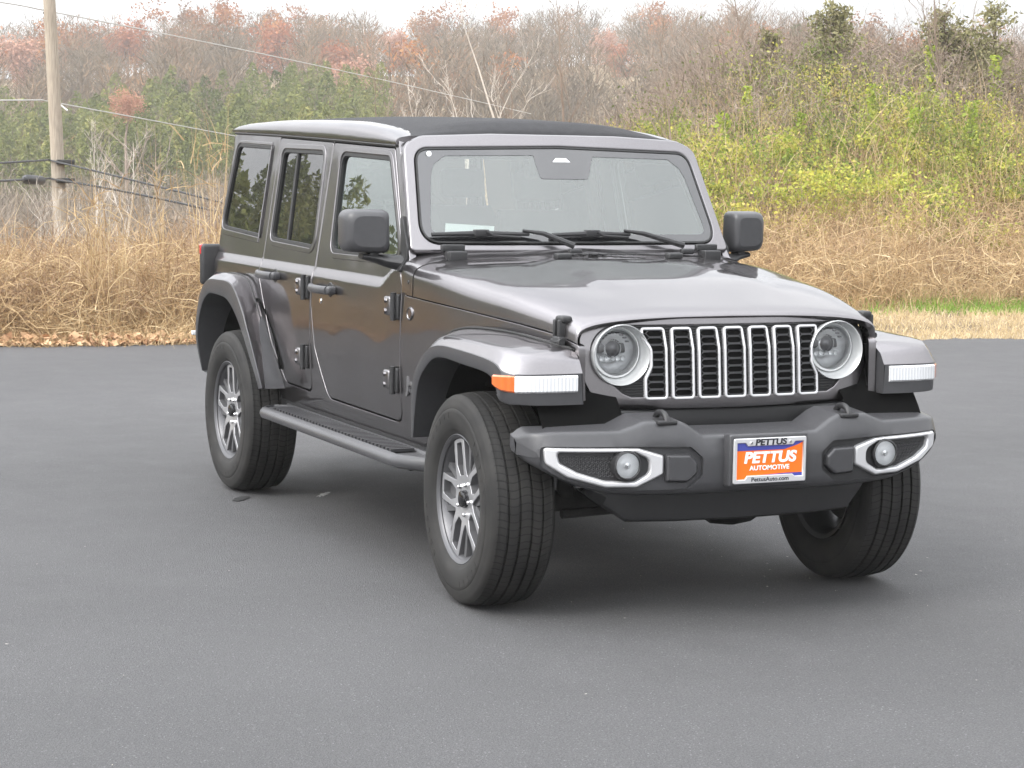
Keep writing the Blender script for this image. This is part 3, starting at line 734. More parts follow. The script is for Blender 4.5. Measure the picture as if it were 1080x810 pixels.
# ---- roof: painted side rails and fabric centre
def railtop(x): return sinterp(x, [(-1.30, 1.762), (-1.38, 1.776), (-1.5, 1.797), (-1.8, 1.824), (-2.1, 1.838), (-2.9, 1.848), (-3.5, 1.838), (-3.66, 1.826)])
for s in (-1, 1):
    mb = MB(); rows = []
    xs = [-1.315]+list(np.linspace(-1.36, -3.60, 26))+[-3.64, -3.675, -3.70]
    for i, x in enumerate(xs):
        zd = drip(x)+.012; zt = railtop(x) - (0 if x > -3.62 else (.0 if x > -3.65 else (.012 if x > -3.68 else .04)))
        yo = sideY(max(x, -3.6), zd)+.008; yi = .595; row = [(x, s*(yo-.03), zd-.004), (x, s*yo, zd), (x, s*(yo+.001), zd+.012)]
        for k in range(1, 10):
            a = PI/2*k/9; row.append((x, s*(yi+(yo-yi)*math.cos(a)**.72), zd+.012+(zt-zd-.012)*math.sin(a)**.85))
        row.append((x, s*(yi-.02), zt-.02)); rows.append(row)
    mb.grid(rows); mb.add(rows[-1], [tuple(range(len(rows[-1])))]); mb.add(rows[0], [tuple(range(len(rows[0])))])
    mb.build('roof_rail', M['paint'], suv, angle=50)
    mb = MB(); mb.tube([(x, s*(sideY(x, drip(x))+.002), drip(x)+.004) for x in np.linspace(-1.32, -3.66, 14)], .007, 6); mb.build('drip_seal', M['seal'], suv)
mb = MB(); rows = []
for x in (-1.275, -1.285, -1.30, -1.33, -1.37, -1.43, -1.5, -1.65, -1.8, -2.0, -2.2, -2.5, -2.8, -3.1, -3.4, -3.6, -3.66, -3.70):
    row = []
    for y in np.linspace(-1, 1, 27):
        wy = interp(x, [(-1.45, .592), (-1.28, .665)]) if x > -1.45 else .592
        yy = wy*math.copysign(abs(y)**.9, y); base = railtop(min(x, -1.33))-.004
        cz = interp(x, [(-3.70, -.03), (-3.6, .02), (-2.5, .030), (-1.8, .034), (-1.5, .052), (-1.43, .062), (-1.37, .062), (-1.33, .050), (-1.30, .036), (-1.285, .022), (-1.275, .002)])
        z = base+cz*(1-abs(y)**2.6)
        if x > -1.40: z = min(z, 1.79+.0*(x)) if x > -1.29 else z
        row.append((x, yy, z))
    rows.append(row)
mb.grid(rows); roof = mb.build('fabric_roof', M['fabric'], suv, angle=40)
mb = MB(); mb.box((-3.66, -.60, 1.70), (-1.36, .60, 1.74), .01); mb.build('headliner', M['trim'], suv)
# rear end: tailgate, rear window, spare wheel carrier
mb = MB(); mb.box((-3.775, -.70, .62), (-3.74, .70, 1.25), .01); tg = mb.build('tailgate', M['paint'], suv)
mb = MB(); rows = [[(-3.745, -.68, 1.25), (-3.745, .68, 1.25)], [(-3.665, -.62, 1.80), (-3.665, .62, 1.80)]]; mb.grid(rows); mb.build('rear_window', M['glass_dark'], tg)
mb = MB(); mb.box((-3.93, -.80, .50), (-3.76, .80, .68), .03); mb.build('rear_bumper', M['plastic'], suv)

# ---- grille
def GS(y, z):
    return Vector((.372-.085*(z-.93)-.30*max(0, z-.985)**1.0*.6-.055*(abs(y)/.6)**2.2-.012*max(0, (.79-z)/.03)**2, y, z))
GO = [(-.545, .768, .13), (0, .762, .5), (.545, .768, .13), (.615, .90, .08), (.612, 1.03, .05), (.58, 1.094, .06), (.30, 1.102, .2), (-.30, 1.102, .2), (-.58, 1.094, .06), (-.612, 1.03, .05), (-.615, .90, .08)]
go = rp(GO, n=8)
HLY, HLZ = .462, .968
_arc = [(HLY+.109*math.cos(a), HLZ+.105*math.sin(a)) for a in np.linspace(-1.15, 1.45, 26)]
gh = [(-.42, .815), (.42, .815), (.455, .830), (.485, .858)]+_arc+[(-a, b) for a, b in reversed(_arc)]+[(-.485, .858), (-.455, .830)]
gr = panel('grille', go, GS, [M['paint'], M['black']], suv, holes=[gh], r=.006, t=.05, s=1, step=.03, back=False)
panel('grille_insert', grow(gh, .003), GS, M['trim'], gr, holes=[[(q*HLY+.1075*math.cos(a), HLZ+.1035*math.sin(a)) for a in np.linspace(0, 2*PI, 40, endpoint=False)] for q in (-1, 1)], r=.001, t=.01, off=-.010, s=1, step=.03)
mb = MB()
for k in range(26):
    z = .822+k*.0098; hw = .445 if z < .84 else .462
    if abs(z+.003-HLZ) < .106: hw = HLY-math.sqrt(max(.0004, .112**2-(z+.003-HLZ)**2*1.04))
    mb.add([tuple(GS(y, z+dz)+Vector((ox, 0, 0))) for y in np.linspace(-hw, hw, 21) for dz, ox in ((0, -.009), (.002, -.002), (.0045, -.002), (.006, -.009))],
           [(i*4+j, i*4+j+1, i*4+j+5, i*4+j+4) for i in range(20) for j in range(3)])
mb.build('louvre_fins', M['trim'], gr)
for i in range(7):
    yc = (i-3)*.1085
    hw = .0465; zt, zb = 1.066, .802
    tt = (.004 if i < 3 else -.004)
    l_ = [(yc-hw, zb, .018), (yc+hw, zb, .018), (yc+hw, .985, .05), (yc+hw*.90, zt, .018), (yc-hw*.90, zt, .018), (yc-hw, .985, .05)]
    if i == 0: l_ = [(yc-hw, zb, .018), (yc+hw, zb, .018), (yc+hw, .985, .05), (yc+hw*.9, zt, .018), (yc-hw*1.15, zt, .018), (yc-hw*1.15, 1.035, .02), (yc-hw*.50, .985, .05), (yc-hw*.50, .925, .03), (yc-hw, .88, .03)]
    if i == 6: l_ = [(yc-hw, zb, .018), (yc+hw, zb, .018), (yc+hw, .88, .03), (yc+hw*.50, .925, .03), (yc+hw*.50, .985, .05), (yc+hw*1.15, 1.035, .02), (yc+hw*1.15, zt, .018), (yc-hw*.9, zt, .018), (yc-hw, .985, .05)]
    sl_ = rp(l_, n=6); inn = grow(sl_, -.0105)
    gp = gr; panel('grille_slot', sl_, GS, M['silver'], gr, holes=[inn], r=.0035, t=.03, off=.010, s=1, step=.02)
    panel('slot_backing', grow(inn, .003), GS, M['black'], gp, r=.001, t=.005, off=.0015, s=1, step=.05)
    # hexagonal mesh
    mb = MB(); nz_ = 9; dz = (zt-zb-.02)/nz_
    for k in range(nz_):
        z0 = zb+.012+k*dz; z1 = z0+dz; zm = (z0+z1)/2
        hx = [(-.55, z0+.002), (.55, z0+.002), (.82, zm), (.55, z1-.002), (-.55, z1-.002), (-.82, zm)]
        hwv = hw*(.9 if z0 > .99 else 1)
        pts = []
        for a, b in hx:
            y = yc+a*hwv
            if i == 0 and .90 < b < 1.0: y = max(y, yc-hw*.38)
            if i == 6 and .90 < b < 1.0: y = min(y, yc+hw*.38)
            pts.append(tuple(GS(y, b)+Vector((.006, 0, 0))))
        mb.tube(pts+[pts[0]], .0019, 5, cap=False)
        for a in (-.82, .82):
            y = yc+a*hwv
            if i == 0 and a < 0 and .90 < zm < 1.0: continue
            if i == 6 and a > 0 and .90 < zm < 1.0: continue
            mb.tube([GS(y, zm)+Vector((.006, 0, 0)), GS(yc+a*1.18*hwv, zm)+Vector((.006, 0, 0))], .0017, 4)
    mb.build('slot_mesh', M['plastic'], gp)
# ---- headlights
for s in (-1, 1):
    cy, cz = s*.462, .968; X0 = GS(abs(cy), cz).x
    mb = MB()
    icy, icz = cy, cz+.012
    n = 56; rows = []
    for (ro, dx, cyy, czz) in ((.112, -.02, cy, cz), (.1165, .004, cy, cz), (.1175, .012, cy, cz), (.1145, .017, cy, cz), (.111, .012, cy, cz), (.098, -.030, icy, icz-.008), (.0945, -.046, icy, icz-.004)):
        rows.append([(X0+dx, cyy+ro*math.cos(a), czz+ro*.965*math.sin(a)) for a in np.linspace(0, 2*PI, n, endpoint=False)])
    mb.grid(rows, closed=True); hl = mb.build('headlight', M['bezel'], suv, angle=50)
    def ring(rs, mat, nm, par, cyy=icy, czz=icz-.004):
        mb = MB(); mb.lathe(rs, n, (X0, cyy, czz), 'x'); return mb.build(nm, mat, par, face=(1, 0, 0))
    ring([(.0955, -.046), (.0945, -.028), (.088, -.022), (.081, -.027), (.080, -.050)], M['halo'], 'halo_ring', hl)
    ring([(.082, -.050), (.074, -.062), (.060, -.085), (.045, -.105), (0, -.11)], M['reflector'], 'reflector_bowl', hl)
    mb = MB(); mb.box((X0-.105, icy-.074, icz-.012), (X0-.082, icy+.074, icz+.024), .004)
    for k in range(9):
        a = PI*.16+k*PI*.085; mb.box((X0-.066, icy+.066*math.cos(a)-.006, icz+.066*math.sin(a)-.003), (X0-.052, icy+.066*math.cos(a)+.006, icz+.066*math.sin(a)+.003), .001)
    mb.build('lamp_divider', M['barrel'], hl)
    mb = MB(); mb.lathe([(.036, -.095), (.036, -.062), (.031, -.058), (.028, -.066)], 28, (X0, icy, icz+.006), 'x'); mb.build('projector_ring', M['chrome'], hl, face=(1, 0, 0))
    mb = MB(); mb.lathe([(.028, -.068), (.020, -.056), (.010, -.050), (0, -.048)], 24, (X0, icy, icz+.006), 'x'); mb.build('projector_lens', M['barrel'], hl, face=(1, 0, 0))
    mb = MB()
    for k in range(5):
        y_ = icy+(k-2)*.022; mb.lathe([(.010, -.060), (.008, -.072), (0, -.076)], 12, (X0, y_, icz-.030), 'x')
    mb.build('small_reflector', M['reflector'], hl, face=(1, 0, 0))
    ring([(.088, -.024), (.080, -.016), (.06, -.008), (.03, -.003), (0, -.001)], M['clear'], 'headlight_glass', hl)
# ---- inner nose: engine bay dark block, radiator support
mb = MB(); mb.box((-.95, -.50, .50), (.14, .50, 1.02)); mb.box((.10, -.30, .60), (.29, .30, 1.03)); mb.build('engine_bay', M['black'], suv)
mb = MB(); mb.box((.20, -.56, .685), (.355, .56, .768), .015); mb.box((.14, -.60, .73), (.28, .60, .86), .01); mb.build('lower_grille_panel', M['trim'], suv)
for s in (-1, 1):
    mb = MB(); mb.box((-.02, s*.50, .70), (.17, s*.645, .96), .01); mb.box((-.52, s*.50, .78), (.10, s*.66, 1.0), .01); mb.build('inner_fender', M['black'], suv)

# ---- front bumper
XF = [(0, .600), (.25, .598), (.36, .592), (.50, .575), (.545, .566), (.62, .552), (.72, .527), (.80, .498), (.84, .475), (.865, .450), (.88, .420), (.886, .395)]
ZTB = [(0, .694), (.24, .696), (.30, .735), (.335, .750), (.47, .750), (.51, .735), (.56, .718), (.80, .716), (.86, .708), (.886, .695)]
ZBB = [(0, .480), (.28, .480), (.55, .487), (.64, .500), (.75, .535), (.82, .572), (.865, .60), (.886, .618)]
xf = lambda y: sinterp(abs(y), XF); ztb = lambda y: interp(abs(y), ZTB); zbb = lambda y: sinterp(abs(y), ZBB)
ys = sorted(set([round(v, 4) for v in list(np.linspace(-.80, .80, 61))+[.24, .30, .335, .47, .51, .56, -.24, -.30, -.335, -.47, -.51, -.56, .82, .84, .855, .867, .877, .883, .886, -.82, -.84, -.855, -.867, -.877, -.883, -.886]]))
def bsec(y):
    x = xf(y); t, b = ztb(y), zbb(y); xb = min(.40, x-.02)
    if abs(y) > .80: xb = .31+(.40-.31)*max(0, (.886-abs(y))/.086)
    f = x-xb; ft = .018
    pts = [(xb, t+.012)]
    for a in (.0, .35, .7, 1.05, 1.4): pts.append((x-.030-ft+.026*math.sin(a), t-.020+.020*math.cos(a)+(.0)))
    pts += [(x-.004, t-.055), (x, t-.085), (x, b+.05), (x-.004, b+.025), (x-.016, b+.008), (x-.035, b), (xb+.02, b+.006), (xb, b+.03)]
    sh = sst((abs(y)-.855)/.031); cz = (t+b)/2
    return [(p[0]-.03*sh*(p[0]-xb)/max(.01, x-xb), y, cz+(p[1]-cz)*(1-.30*sh)) for p in pts]
mb = MB(); rows = [bsec(y) for y in ys]; mb.grid(rows, closed=True); L = len(rows[0]); mb.add(rows[0], [tuple(range(L))]); mb.add(rows[-1], [tuple(range(L))])
bum = mb.build('front_bumper', M['plastic'], suv, angle=38); fix_normals(bum)
PK = [(.842, .664, .02), (.842, .60, .05), (.775, .55, .06), (.62, .512, .08), (.50, .505, .05), (.31, .505, .035), (.25, .55, .03), (.25, .615, .03), (.30, .657, .02), (.50, .662, .05)]
for s in (-1, 1):
    pk = rp([(s*a[0],)+tuple(a[1:]) for a in PK], n=5); pk = dens(pk, .03)
    cb = MB(); n = len(pk); V = []; 
    pk = ccw(pk)
    V = [(xf(y)-.016, y, z) for y, z in pk]+[(.75, y, z) for y, z in pk]
    # front face to follow the bumper skin: triangulate through a fan of rows
    cb.add(V, [(i, (i+1) % n, n+(i+1) % n, n+i) for i in range(n)]+[tuple(range(n, 2*n))])
    tri = delaunay_2d_cdt([Vector(p) for p in pk], [(i, (i+1) % n) for i in range(n)], [], 1, 1e-6)
    if len(tri[0]) == n:
        mp_ = {i: tri[3][i][0] for i in range(n)}
        cb.F += [tuple(reversed([mp_[i] for i in f])) for f in tri[2]]; cb.mi += [0]*len(tri[2])
    co = cb.build('cutter', M['trim'], None); fix_normals(co)
    boolean(bum, co)
bum.parent = suv
bum.data.polygons.foreach_set('use_smooth', [True]*len(bum.data.polygons)); bum.data.set_sharp_from_angle(angle=math.radians(38))
def BS(y, z): return Vector((xf(y), y, z))
BZ = [(.836, .660, .012), (.830, .602, .03), (.755, .554, .06), (.62, .516, .08), (.505, .514, .02), (.405, .560, .015), (.405, .628, .015), (.50, .657, .02)]
BH = [(.790, .643, .012), (.780, .605, .02), (.72, .572, .05), (.62, .541, .06), (.515, .537, .03), (.460, .565, .03), (.460, .615, .03), (.515, .640, .02)]
for s in (-1, 1):
    oz = rp([(s*a[0],)+tuple(a[1:]) for a in BZ]); ih = rp([(s*a[0],)+tuple(a[1:]) for a in BH])
    bz = panel('fog_lamp_bezel', oz, BS, M['silver'], bum, holes=[ih], r=.010, t=.030, off=.004, s=1, step=.02)
    bz = bum; panel('bezel_recess', grow(ih, .004), BS, M['trim'], bz, r=.001, t=.004, off=-.014, s=1, step=.04)
    mb = MB()
    for a in range(15):
        for b in range(8):
            y = .585+a*.015+(b % 2)*.0075; z = .548+b*.0125
            if inside(grow(ccw(ih), -.012), s*y, z) and (y-.547)**2+(z-.598)**2 > .058**2:
                c = BS(s*y, z)+Vector((-.012, 0, 0)); mb.tube([c+Vector((0, .006*math.cos(q), .0058*math.sin(q))) for q in np.linspace(0, 2*PI, 7)], .0014, 4, cap=False)
    mb.build('bezel_mesh', M['plastic'], bz)
    mb = MB(); fx = xf(.545); fc = (fx+.009, s*.545, .596)
    mb.lathe([(.056, -.03), (.054, .002), (.048, .006), (.045, .0)], 32, fc, 'x'); fl = mb.build('fog_lamp', M['trim'], bum); fl = bum
    mb = MB(); mb.lathe([(.045, 0), (.038, -.008), (.02, -.014), (0, -.015)], 32, fc, 'x'); mb.build('lamp_reflector', M['reflector'], fl, face=(1, 0, 0))
    mb = MB(); mb.lathe([(.012, -.01), (.012, .0), (0, .003)], 16, fc, 'x'); mb.build('lamp_bulb', M['chrome'], fl)
    mb = MB(); mb.lathe([(.046, .0), (.03, .005), (0, .008)], 32, fc, 'x'); mb.build('lamp_glass', M['clear'], fl, face=(1, 0, 0))
    bl = rp([(s*.398, .632, .01), (s*.398, .532, .01), (s*.31, .528, .03), (s*.272, .560, .02), (s*.272, .600, .02), (s*.305, .630, .02)])
    panel('bumper_block', bl, BS, M['plastic'], bum, r=.012, t=.03, off=.008, s=1, step=.03)
    # tow loop on the hump
    mb = MB(); pts = []
    for q in np.linspace(0, PI, 9): pts.append((.50+.045*math.cos(q)+.02, s*.385, .742+.034*math.sin(q)))
    mb.tube(pts, .012, 10)
    mb.box((.47, s*.345, .735), (.575, s*.425, .752), .006)
    mb.build('tow_hook', M['trim'], bum)
# lower valance
mb = MB(); rows = []
for y, zb_, x in ((-.60, .47, .36), (-.55, .42, .42), (-.47, .365, .46), (-.30, .362, .485), (0, .360, .50), (.30, .362, .485), (.47, .365, .46), (.55, .42, .42), (.60, .47, .36)):
    rows.append([(x-.10, y, .50), (x, y, .50), (x+.005, y, .46 if zb_ < .45 else zb_+.02), (x-.02, y, zb_+.01), (x-.04, y, zb_), (x-.14, y, zb_+.015)])
mb.grid(rows); mb.build('lower_valance', M['trim'], suv, angle=30)

# ---- licence plate
mb = MB(); mb.box((.585, -.165, .508), (.637, .165, .700), .010); pb = mb.build('plate_bracket', M['plastic'], suv)
mb = MB(); mb.box((.6372, -.146, .530), (.6405, .146, .676)); pl = mb.build('licence_plate', M['plate_orange'], suv)
PX = lambda y, z: Vector((.646, y, z))
def plate_poly(nm, pts, mat, x, t=.001):
    mb = MB(); mb.prism(pts, lambda u, v, d: (x-d, u, v), 0, t); return mb.build(nm, mat, pl)
plate_poly('plate_stripe', [(-.145, .640), (.06, .640), (.115, .655), (.146, .668), (.146, .676), (-.145, .676)], M['plate_blue'], .6418)
plate_poly('plate_stripe', [(-.100, .530), (.146, .530), (.146, .553), (.07, .553), (-.06, .548), (-.100, .540)], M['plate_blue'], .6418)
fo = rp([(-.152, .520, .008), (.152, .520, .008), (.152, .685, .008), (-.152, .685, .008)])
fi_ = [(-.138, .536), (-.105, .536), (-.095, .549), (.095, .549), (.105, .541), (.138, .541), (.138, .668), (.105, .668), (.095, .656), (-.095, .656), (-.105, .668), (-.138, .668)]
pf = panel('plate_frame', fo, PX, M['silver'], pl, holes=[fi_], r=.003, t=.008, off=.001, s=1, step=.03, edge_step=.05)
RX = (PI/2, 0, PI/2)
text_mesh('plate_lettering', 'PETTUS', .055, M['plate_white'], pl, (.6416, 0, .612), RX, .0006, sx=1.17, shear=.15, bold=.0022)
text_mesh('plate_lettering', 'AUTOMOTIVE', .0235, M['plate_white'], pl, (.6416, 0, .575), RX, .0004, sx=1.12, bold=.0006)
text_mesh('frame_lettering', 'PETTUS', .031, M['ink'], pl, (.6476, 0, .669), RX, .0003, sx=1.25, shear=.1, bold=.0012)
text_mesh('frame_lettering', 'PettusAuto.com', .021, M['ink'], pl, (.6476, 0, .534), RX, .0003, sx=1.15, bold=.0004)
for y in (-.082, .082):
    mb = MB(); mb.lathe([(0, .004), (.005, .004), (.0065, 0)], 8, (.6470, y, .668), 'x'); mb.build('plate_screw', M['chrome'], pl)

# ---- wheels
def make_wheel(name_parent=suv):
    w0 = bpy.data.objects.new('wheel', None); COL.objects.link(w0); w0.parent = suv
    # tyre: outer side towards -y
    hw = .132; R = .403
    prof = []  # (r, y)
    side = [(.236, -.098), (.243, -.112), (.252, -.120), (.262, -.1245), (.266, -.1285), (.300, -.134), (.325, -.1345), (.338, -.1338), (.341, -.1312), (.345, -.132), (.360, -.127), (.372, -.1235), (.380, -.121), (.3885, -.113), (.394, -.104)]
    tread = []
    grooves = [-.066, -.023, .023, .066]; gw = .0055; y = -.100
    def rt(y): return R-.010*(abs(y)/.1)**2.6
    for g in grooves:
        for q in np.linspace(y, g-gw, 4): tread.append((rt(q), q))
        tread.append((rt(g)-.010, g-gw*.7)); tread.append((rt(g)-.010, g+gw*.7)); y = g+gw
    for q in np.linspace(y, .100, 4): tread.append((rt(q), q))
    prof = side+tread+[(r, -yy) for r, yy in reversed(side)]
    n = 120; V = []; F = []; UV = []
    m_ = len(prof)
    for k in range(n+1):
        a = 2*PI*k/n
        for (r, h) in prof: V.append((r*math.cos(a), h, r*math.sin(a)))
    ylen = [0]
    for i in range(1, m_): ylen.append(ylen[-1]+math.dist(prof[i], prof[i-1]))
    me = bpy.data.meshes.new('tyre'); NV = n*m_
    F = [((k % n)*m_+j, (k % n)*m_+j+1, ((k+1) % n)*m_+j+1, ((k+1) % n)*m_+j) for k in range(n) for j in range(m_-1)]
    me.from_pydata(V[:NV], [], F); me.materials.append(M['tyre'])
    uv = me.uv_layers.new(name='UVMap')
    data = []
    for k in range(n):
        for j in range(m_-1):
            for (kk, jj) in ((k, j), (k, j+1), (k+1, j+1), (k+1, j)):
                data += [kk/n, .5+prof[jj][1]*1.75 if abs(prof[jj][1]) < .118 and prof[jj][0] > .37 else .05]
    uv.data.foreach_set('uv', data)
    me.polygons.foreach_set('use_smooth', [True]*len(me.polygons)); me.set_sharp_from_angle(angle=math.radians(40)); me.update()
    ty = link('tyre', me, w0)
    bm = bmesh.new(); bm.from_mesh(me); bmesh.ops.recalc_face_normals(bm, faces=bm.faces); bm.to_mesh(me); bm.free()
    me.set_sharp_from_angle(angle=math.radians(40))
    # raised sidewall rings and block marks
    mb = MB()
    for k in range(40):
        a = 2*PI*k/40
        if (k // 5) % 2: continue
        c, s_ = math.cos(a), math.sin(a); t_ = Vector((-s_, 0, c)); rr = Vector((c, 0, s_)); P0 = rr*.318+Vector((0, -.1335, 0))
        q = [P0+rr*dr+t_*dt+Vector((0, dy, 0)) for dy in (0.003, -.0022) for dr, dt in ((-.011, -.008), (.011, -.008), (.011, .008), (-.011, .008))]
        mb.add(q, [(0, 1, 2, 3), (7, 6, 5, 4), (0, 4, 5, 1), (1, 5, 6, 2), (2, 6, 7, 3), (3, 7, 4, 0)])
    mk = mb.build('sidewall_mark', M['tyre'], w0); bm = bmesh.new(); bm.from_mesh(ty.data); bm.from_mesh(mk.data); bm.to_mesh(ty.data); bm.free(); bpy.data.objects.remove(mk)
    ty.data.set_sharp_from_angle(angle=math.radians(40))
    # rim
    mb = MB(); mb.lathe([(.228, -.020), (.226, -.085), (.231, -.098), (.240, -.104), (.2455, -.109), (.2465, -.114), (.243, -.116), (.237, -.112), (.232, -.108), (.229, -.104)], 80, (0, 0, 0), 'y'); 
    rim = mb.build('rim', M['barrel'], w0, fix=False)
    mb = MB(); mb.lathe([(.230, -.100), (.222, -.092), (.212, -.05), (.205, 0), (.205, .08), (.222, .11), (.240, .118)], 64, (0, 0, 0), 'y'); mb.build('rim_barrel', M['barrel'], w0, fix=False)
    # star with pockets, face at y=-.100
    def pol(r, a): return (r*math.cos(a), r*math.sin(a))
    K = 5; outl = []; pockets = []
    for k in range(K):
        th = PI/2+k*2*PI/K; e = .225
        outl += [pol(.231, th-e)+(.004,), pol(.233, th-.13)+(0,), pol(.233, th)+(0,), pol(.233, th+.13)+(0,), pol(.231, th+e)+(.004,), pol(.092, th+PI/K)+(.012,)]
        pockets.append(rp([pol(.214, th-.125)+(.01,), pol(.214, th+.125)+(.01,), pol(.135, th+.245)+(.012,), pol(.090, th+.20)+(.008,), pol(.090, th-.20)+(.008,), pol(.135, th-.245)+(.012,)]))
    def RSf(u, v):
        r = math.hypot(u, v); return Vector((u, .098-.018*max(0, 1-r/.12)**1, v))
    ol = rp(outl, n=4); rots = PI/2
    panel.sign = -1
    sp = panel('spokes', ol, RSf, [M['machined'], M['alloy_dark']], w0, holes=pockets, r=.0022, t=.036, s=-1, step=.02, edge_step=.02)
    # walls darker: assign material by normal
    me2 = sp.data
    for p in me2.polygons:
        if abs(p.normal.y) < .3: p.material_index = 1
    # pocket floors and back plate
    mb = MB()
    for k in range(K):
        th = PI/2+k*2*PI/K
        c, s_ = math.cos(th), math.sin(th); 
        def Q(al, ac, y): return (al*c-ac*s_, y, al*s_+ac*c)
        mb.add([Q(.225, -.030, -.070), Q(.225, .030, -.070), Q(.07, .035, -.055), Q(.07, -.035, -.055)], [(0, 1, 2, 3)])
        mb.add([Q(.225, -.030, -.055), Q(.225, .030, -.055), Q(.07, .035, -.04), Q(.07, -.035, -.04)], [(0, 1, 2, 3)])
        th += PI/K; c, s_ = math.cos(th), math.sin(th)
        for sg in (-1, 1):
            b0 = [(.085, 0), (.222, sg*.052)]
            d_ = Vector((b0[1][0]-b0[0][0], b0[1][1]-b0[0][1])).normalized(); nn_ = Vector((-d_.y, d_.x))*.011
            vs_ = []
            for y in (-.084, -.050):
                for (al, ac), sg2 in ((b0[0], -1), (b0[0], 1), (b0[1], 1), (b0[1], -1)): vs_.append(Q(al+nn_.x*sg2, ac+nn_.y*sg2, y))
            mb.add(vs_, [(0, 1, 2, 3), (7, 6, 5, 4), (0, 4, 5, 1), (1, 5, 6, 2), (2, 6, 7, 3), (3, 7, 4, 0)])
    mb.lathe([(.075, -.07), (.095, -.055), (.10, -.03), (0, -.03)], 40, (0, 0, 0), 'y')
    mb.build('inner_spokes', M['alloy_dark'], w0, angle=30)
    mb = MB(); mb.lathe([(0, -.110), (.020, -.109), (.030, -.105), (.034, -.095), (.034, -.07)], 32, (0, 0, 0), 'y'); mb.build('hub_cap', M['gloss_black'], w0)
    for k in range(K):
        th = PI/2+PI/K+k*2*PI/K; x, z = pol(.060, th); mb = MB(); mb.lathe([(0, -.104), (.005, -.103), (.0085, -.098), (.009, -.07)], 6, (x, 0, z), 'y'); mb.build('lug_nut', M['chrome'], w0)
    mb = MB(); mb.lathe([(.06, .01), (.06, -.012), (.165, -.012), (.165, .012), (.06, .012)], 48, (0, 0, 0), 'y'); mb.lathe([(0, -.045), (.07, -.045), (.075, 0)], 32, (0, 0, 0), 'y'); mb.build('brake_disc', M['steel'], w0)
    mb = MB(); mb.box((.085, -.045, -.06), (.175, .03, .06), .015); mb.build('brake_caliper', M['steel'], w0)
    return w0
W0 = make_wheel()
def copy_tree(o, parent):
    c = o.copy(); COL.objects.link(c); c.parent = parent
    for ch in [q for q in bpy.data.objects if q.parent == o]: copy_tree(ch, c)
    return c
def place(o, x, y, rot, steer=0):
    o.rotation_mode = 'XYZ'
    flipz = 0 if y < 0 else PI
    o.matrix_local = Matrix.Translation((x, y, .401)) @ Matrix.Rotation(flipz+steer, 4, 'Z') @ Matrix.Rotation(rot, 4, 'Y')
W1 = copy_tree(W0, suv); W2 = copy_tree(W0, suv); W3 = copy_tree(W0, suv); W4 = copy_tree(W0, suv)
place(W0, -.045, -.815, -math.radians(13), -math.radians(3)); place(W1, -3.02, -.806, -math.radians(4)); place(W2, -.045, .778, .5, -math.radians(3)); place(W3, -3.008, .806, 1.1)
W4.name = 'spare_wheel'; W4.matrix_local = Matrix.Translation((-3.93, .02, 1.0)) @ Matrix.Rotation(-PI/2, 4, 'Z')

# ---- chassis
for x in (0, -3.008):
    mb = MB(); mb.tube([(x, -.68, .385), (x, .68, .385)], .042, 14)
    mb.lathe([(0, -.16), (.08, -.15), (.13, -.08), (.14, 0), (.13, .08), (.08, .15), (0, .16)], 20, (x-.02, (.22 if x == 0 else 0), .385), 'y'); mb.build('axle', M['steel'], suv)
mb = MB(); mb.tube([(.16, -.60, .36), (.16, .60, .40)], .018, 8); mb.build('steering_link', M['steel'], suv)
for s in (-1, 1):
    mb = MB(); mb.box((-3.7, s*.40, .50), (.42, s*.48, .62), .01); mb.build('frame_rail', M['black'], suv)
    mb = MB(); mb.tube([(.02, s*.52, .40), (.0, s*.50, .80)], .035, 12); mb.build('shock_absorber', M['steel'], suv)
    mb = MB(); mb.tube([(.02+.055*math.cos(k*.7), s*(.52)+.055*math.sin(k*.7), .45+k*.006) for k in range(50)], .008, 6); mb.build('coil_spring', M['steel'], suv)
    for q0, q1 in (((-.05, s*.56, .34), (-.80, s*.44, .46)), ((-3.0, s*.56, .34), (-2.3, s*.44, .46))):
        mb = MB(); mb.tube([q0, q1], .028, 10); mb.build('control_arm', M['steel'], suv)
mb = MB(); mb.box((-3.74, -.74, .50), (-.55, .74, .545)); mb.box((-1.9, -.35, .34), (-.9, .30, .50), .03); mb.box((-2.7, -.2, .36), (-2.1, .45, .5), .03); mb.build('underbody', M['black'], suv)
mb = MB(); mb.tube([(-1.0, .25, .42), (-2.4, .20, .40), (-3.4, .3, .44), (-3.8, .45, .44)], .032, 10); mb.build('exhaust_pipe', M['steel'], suv)

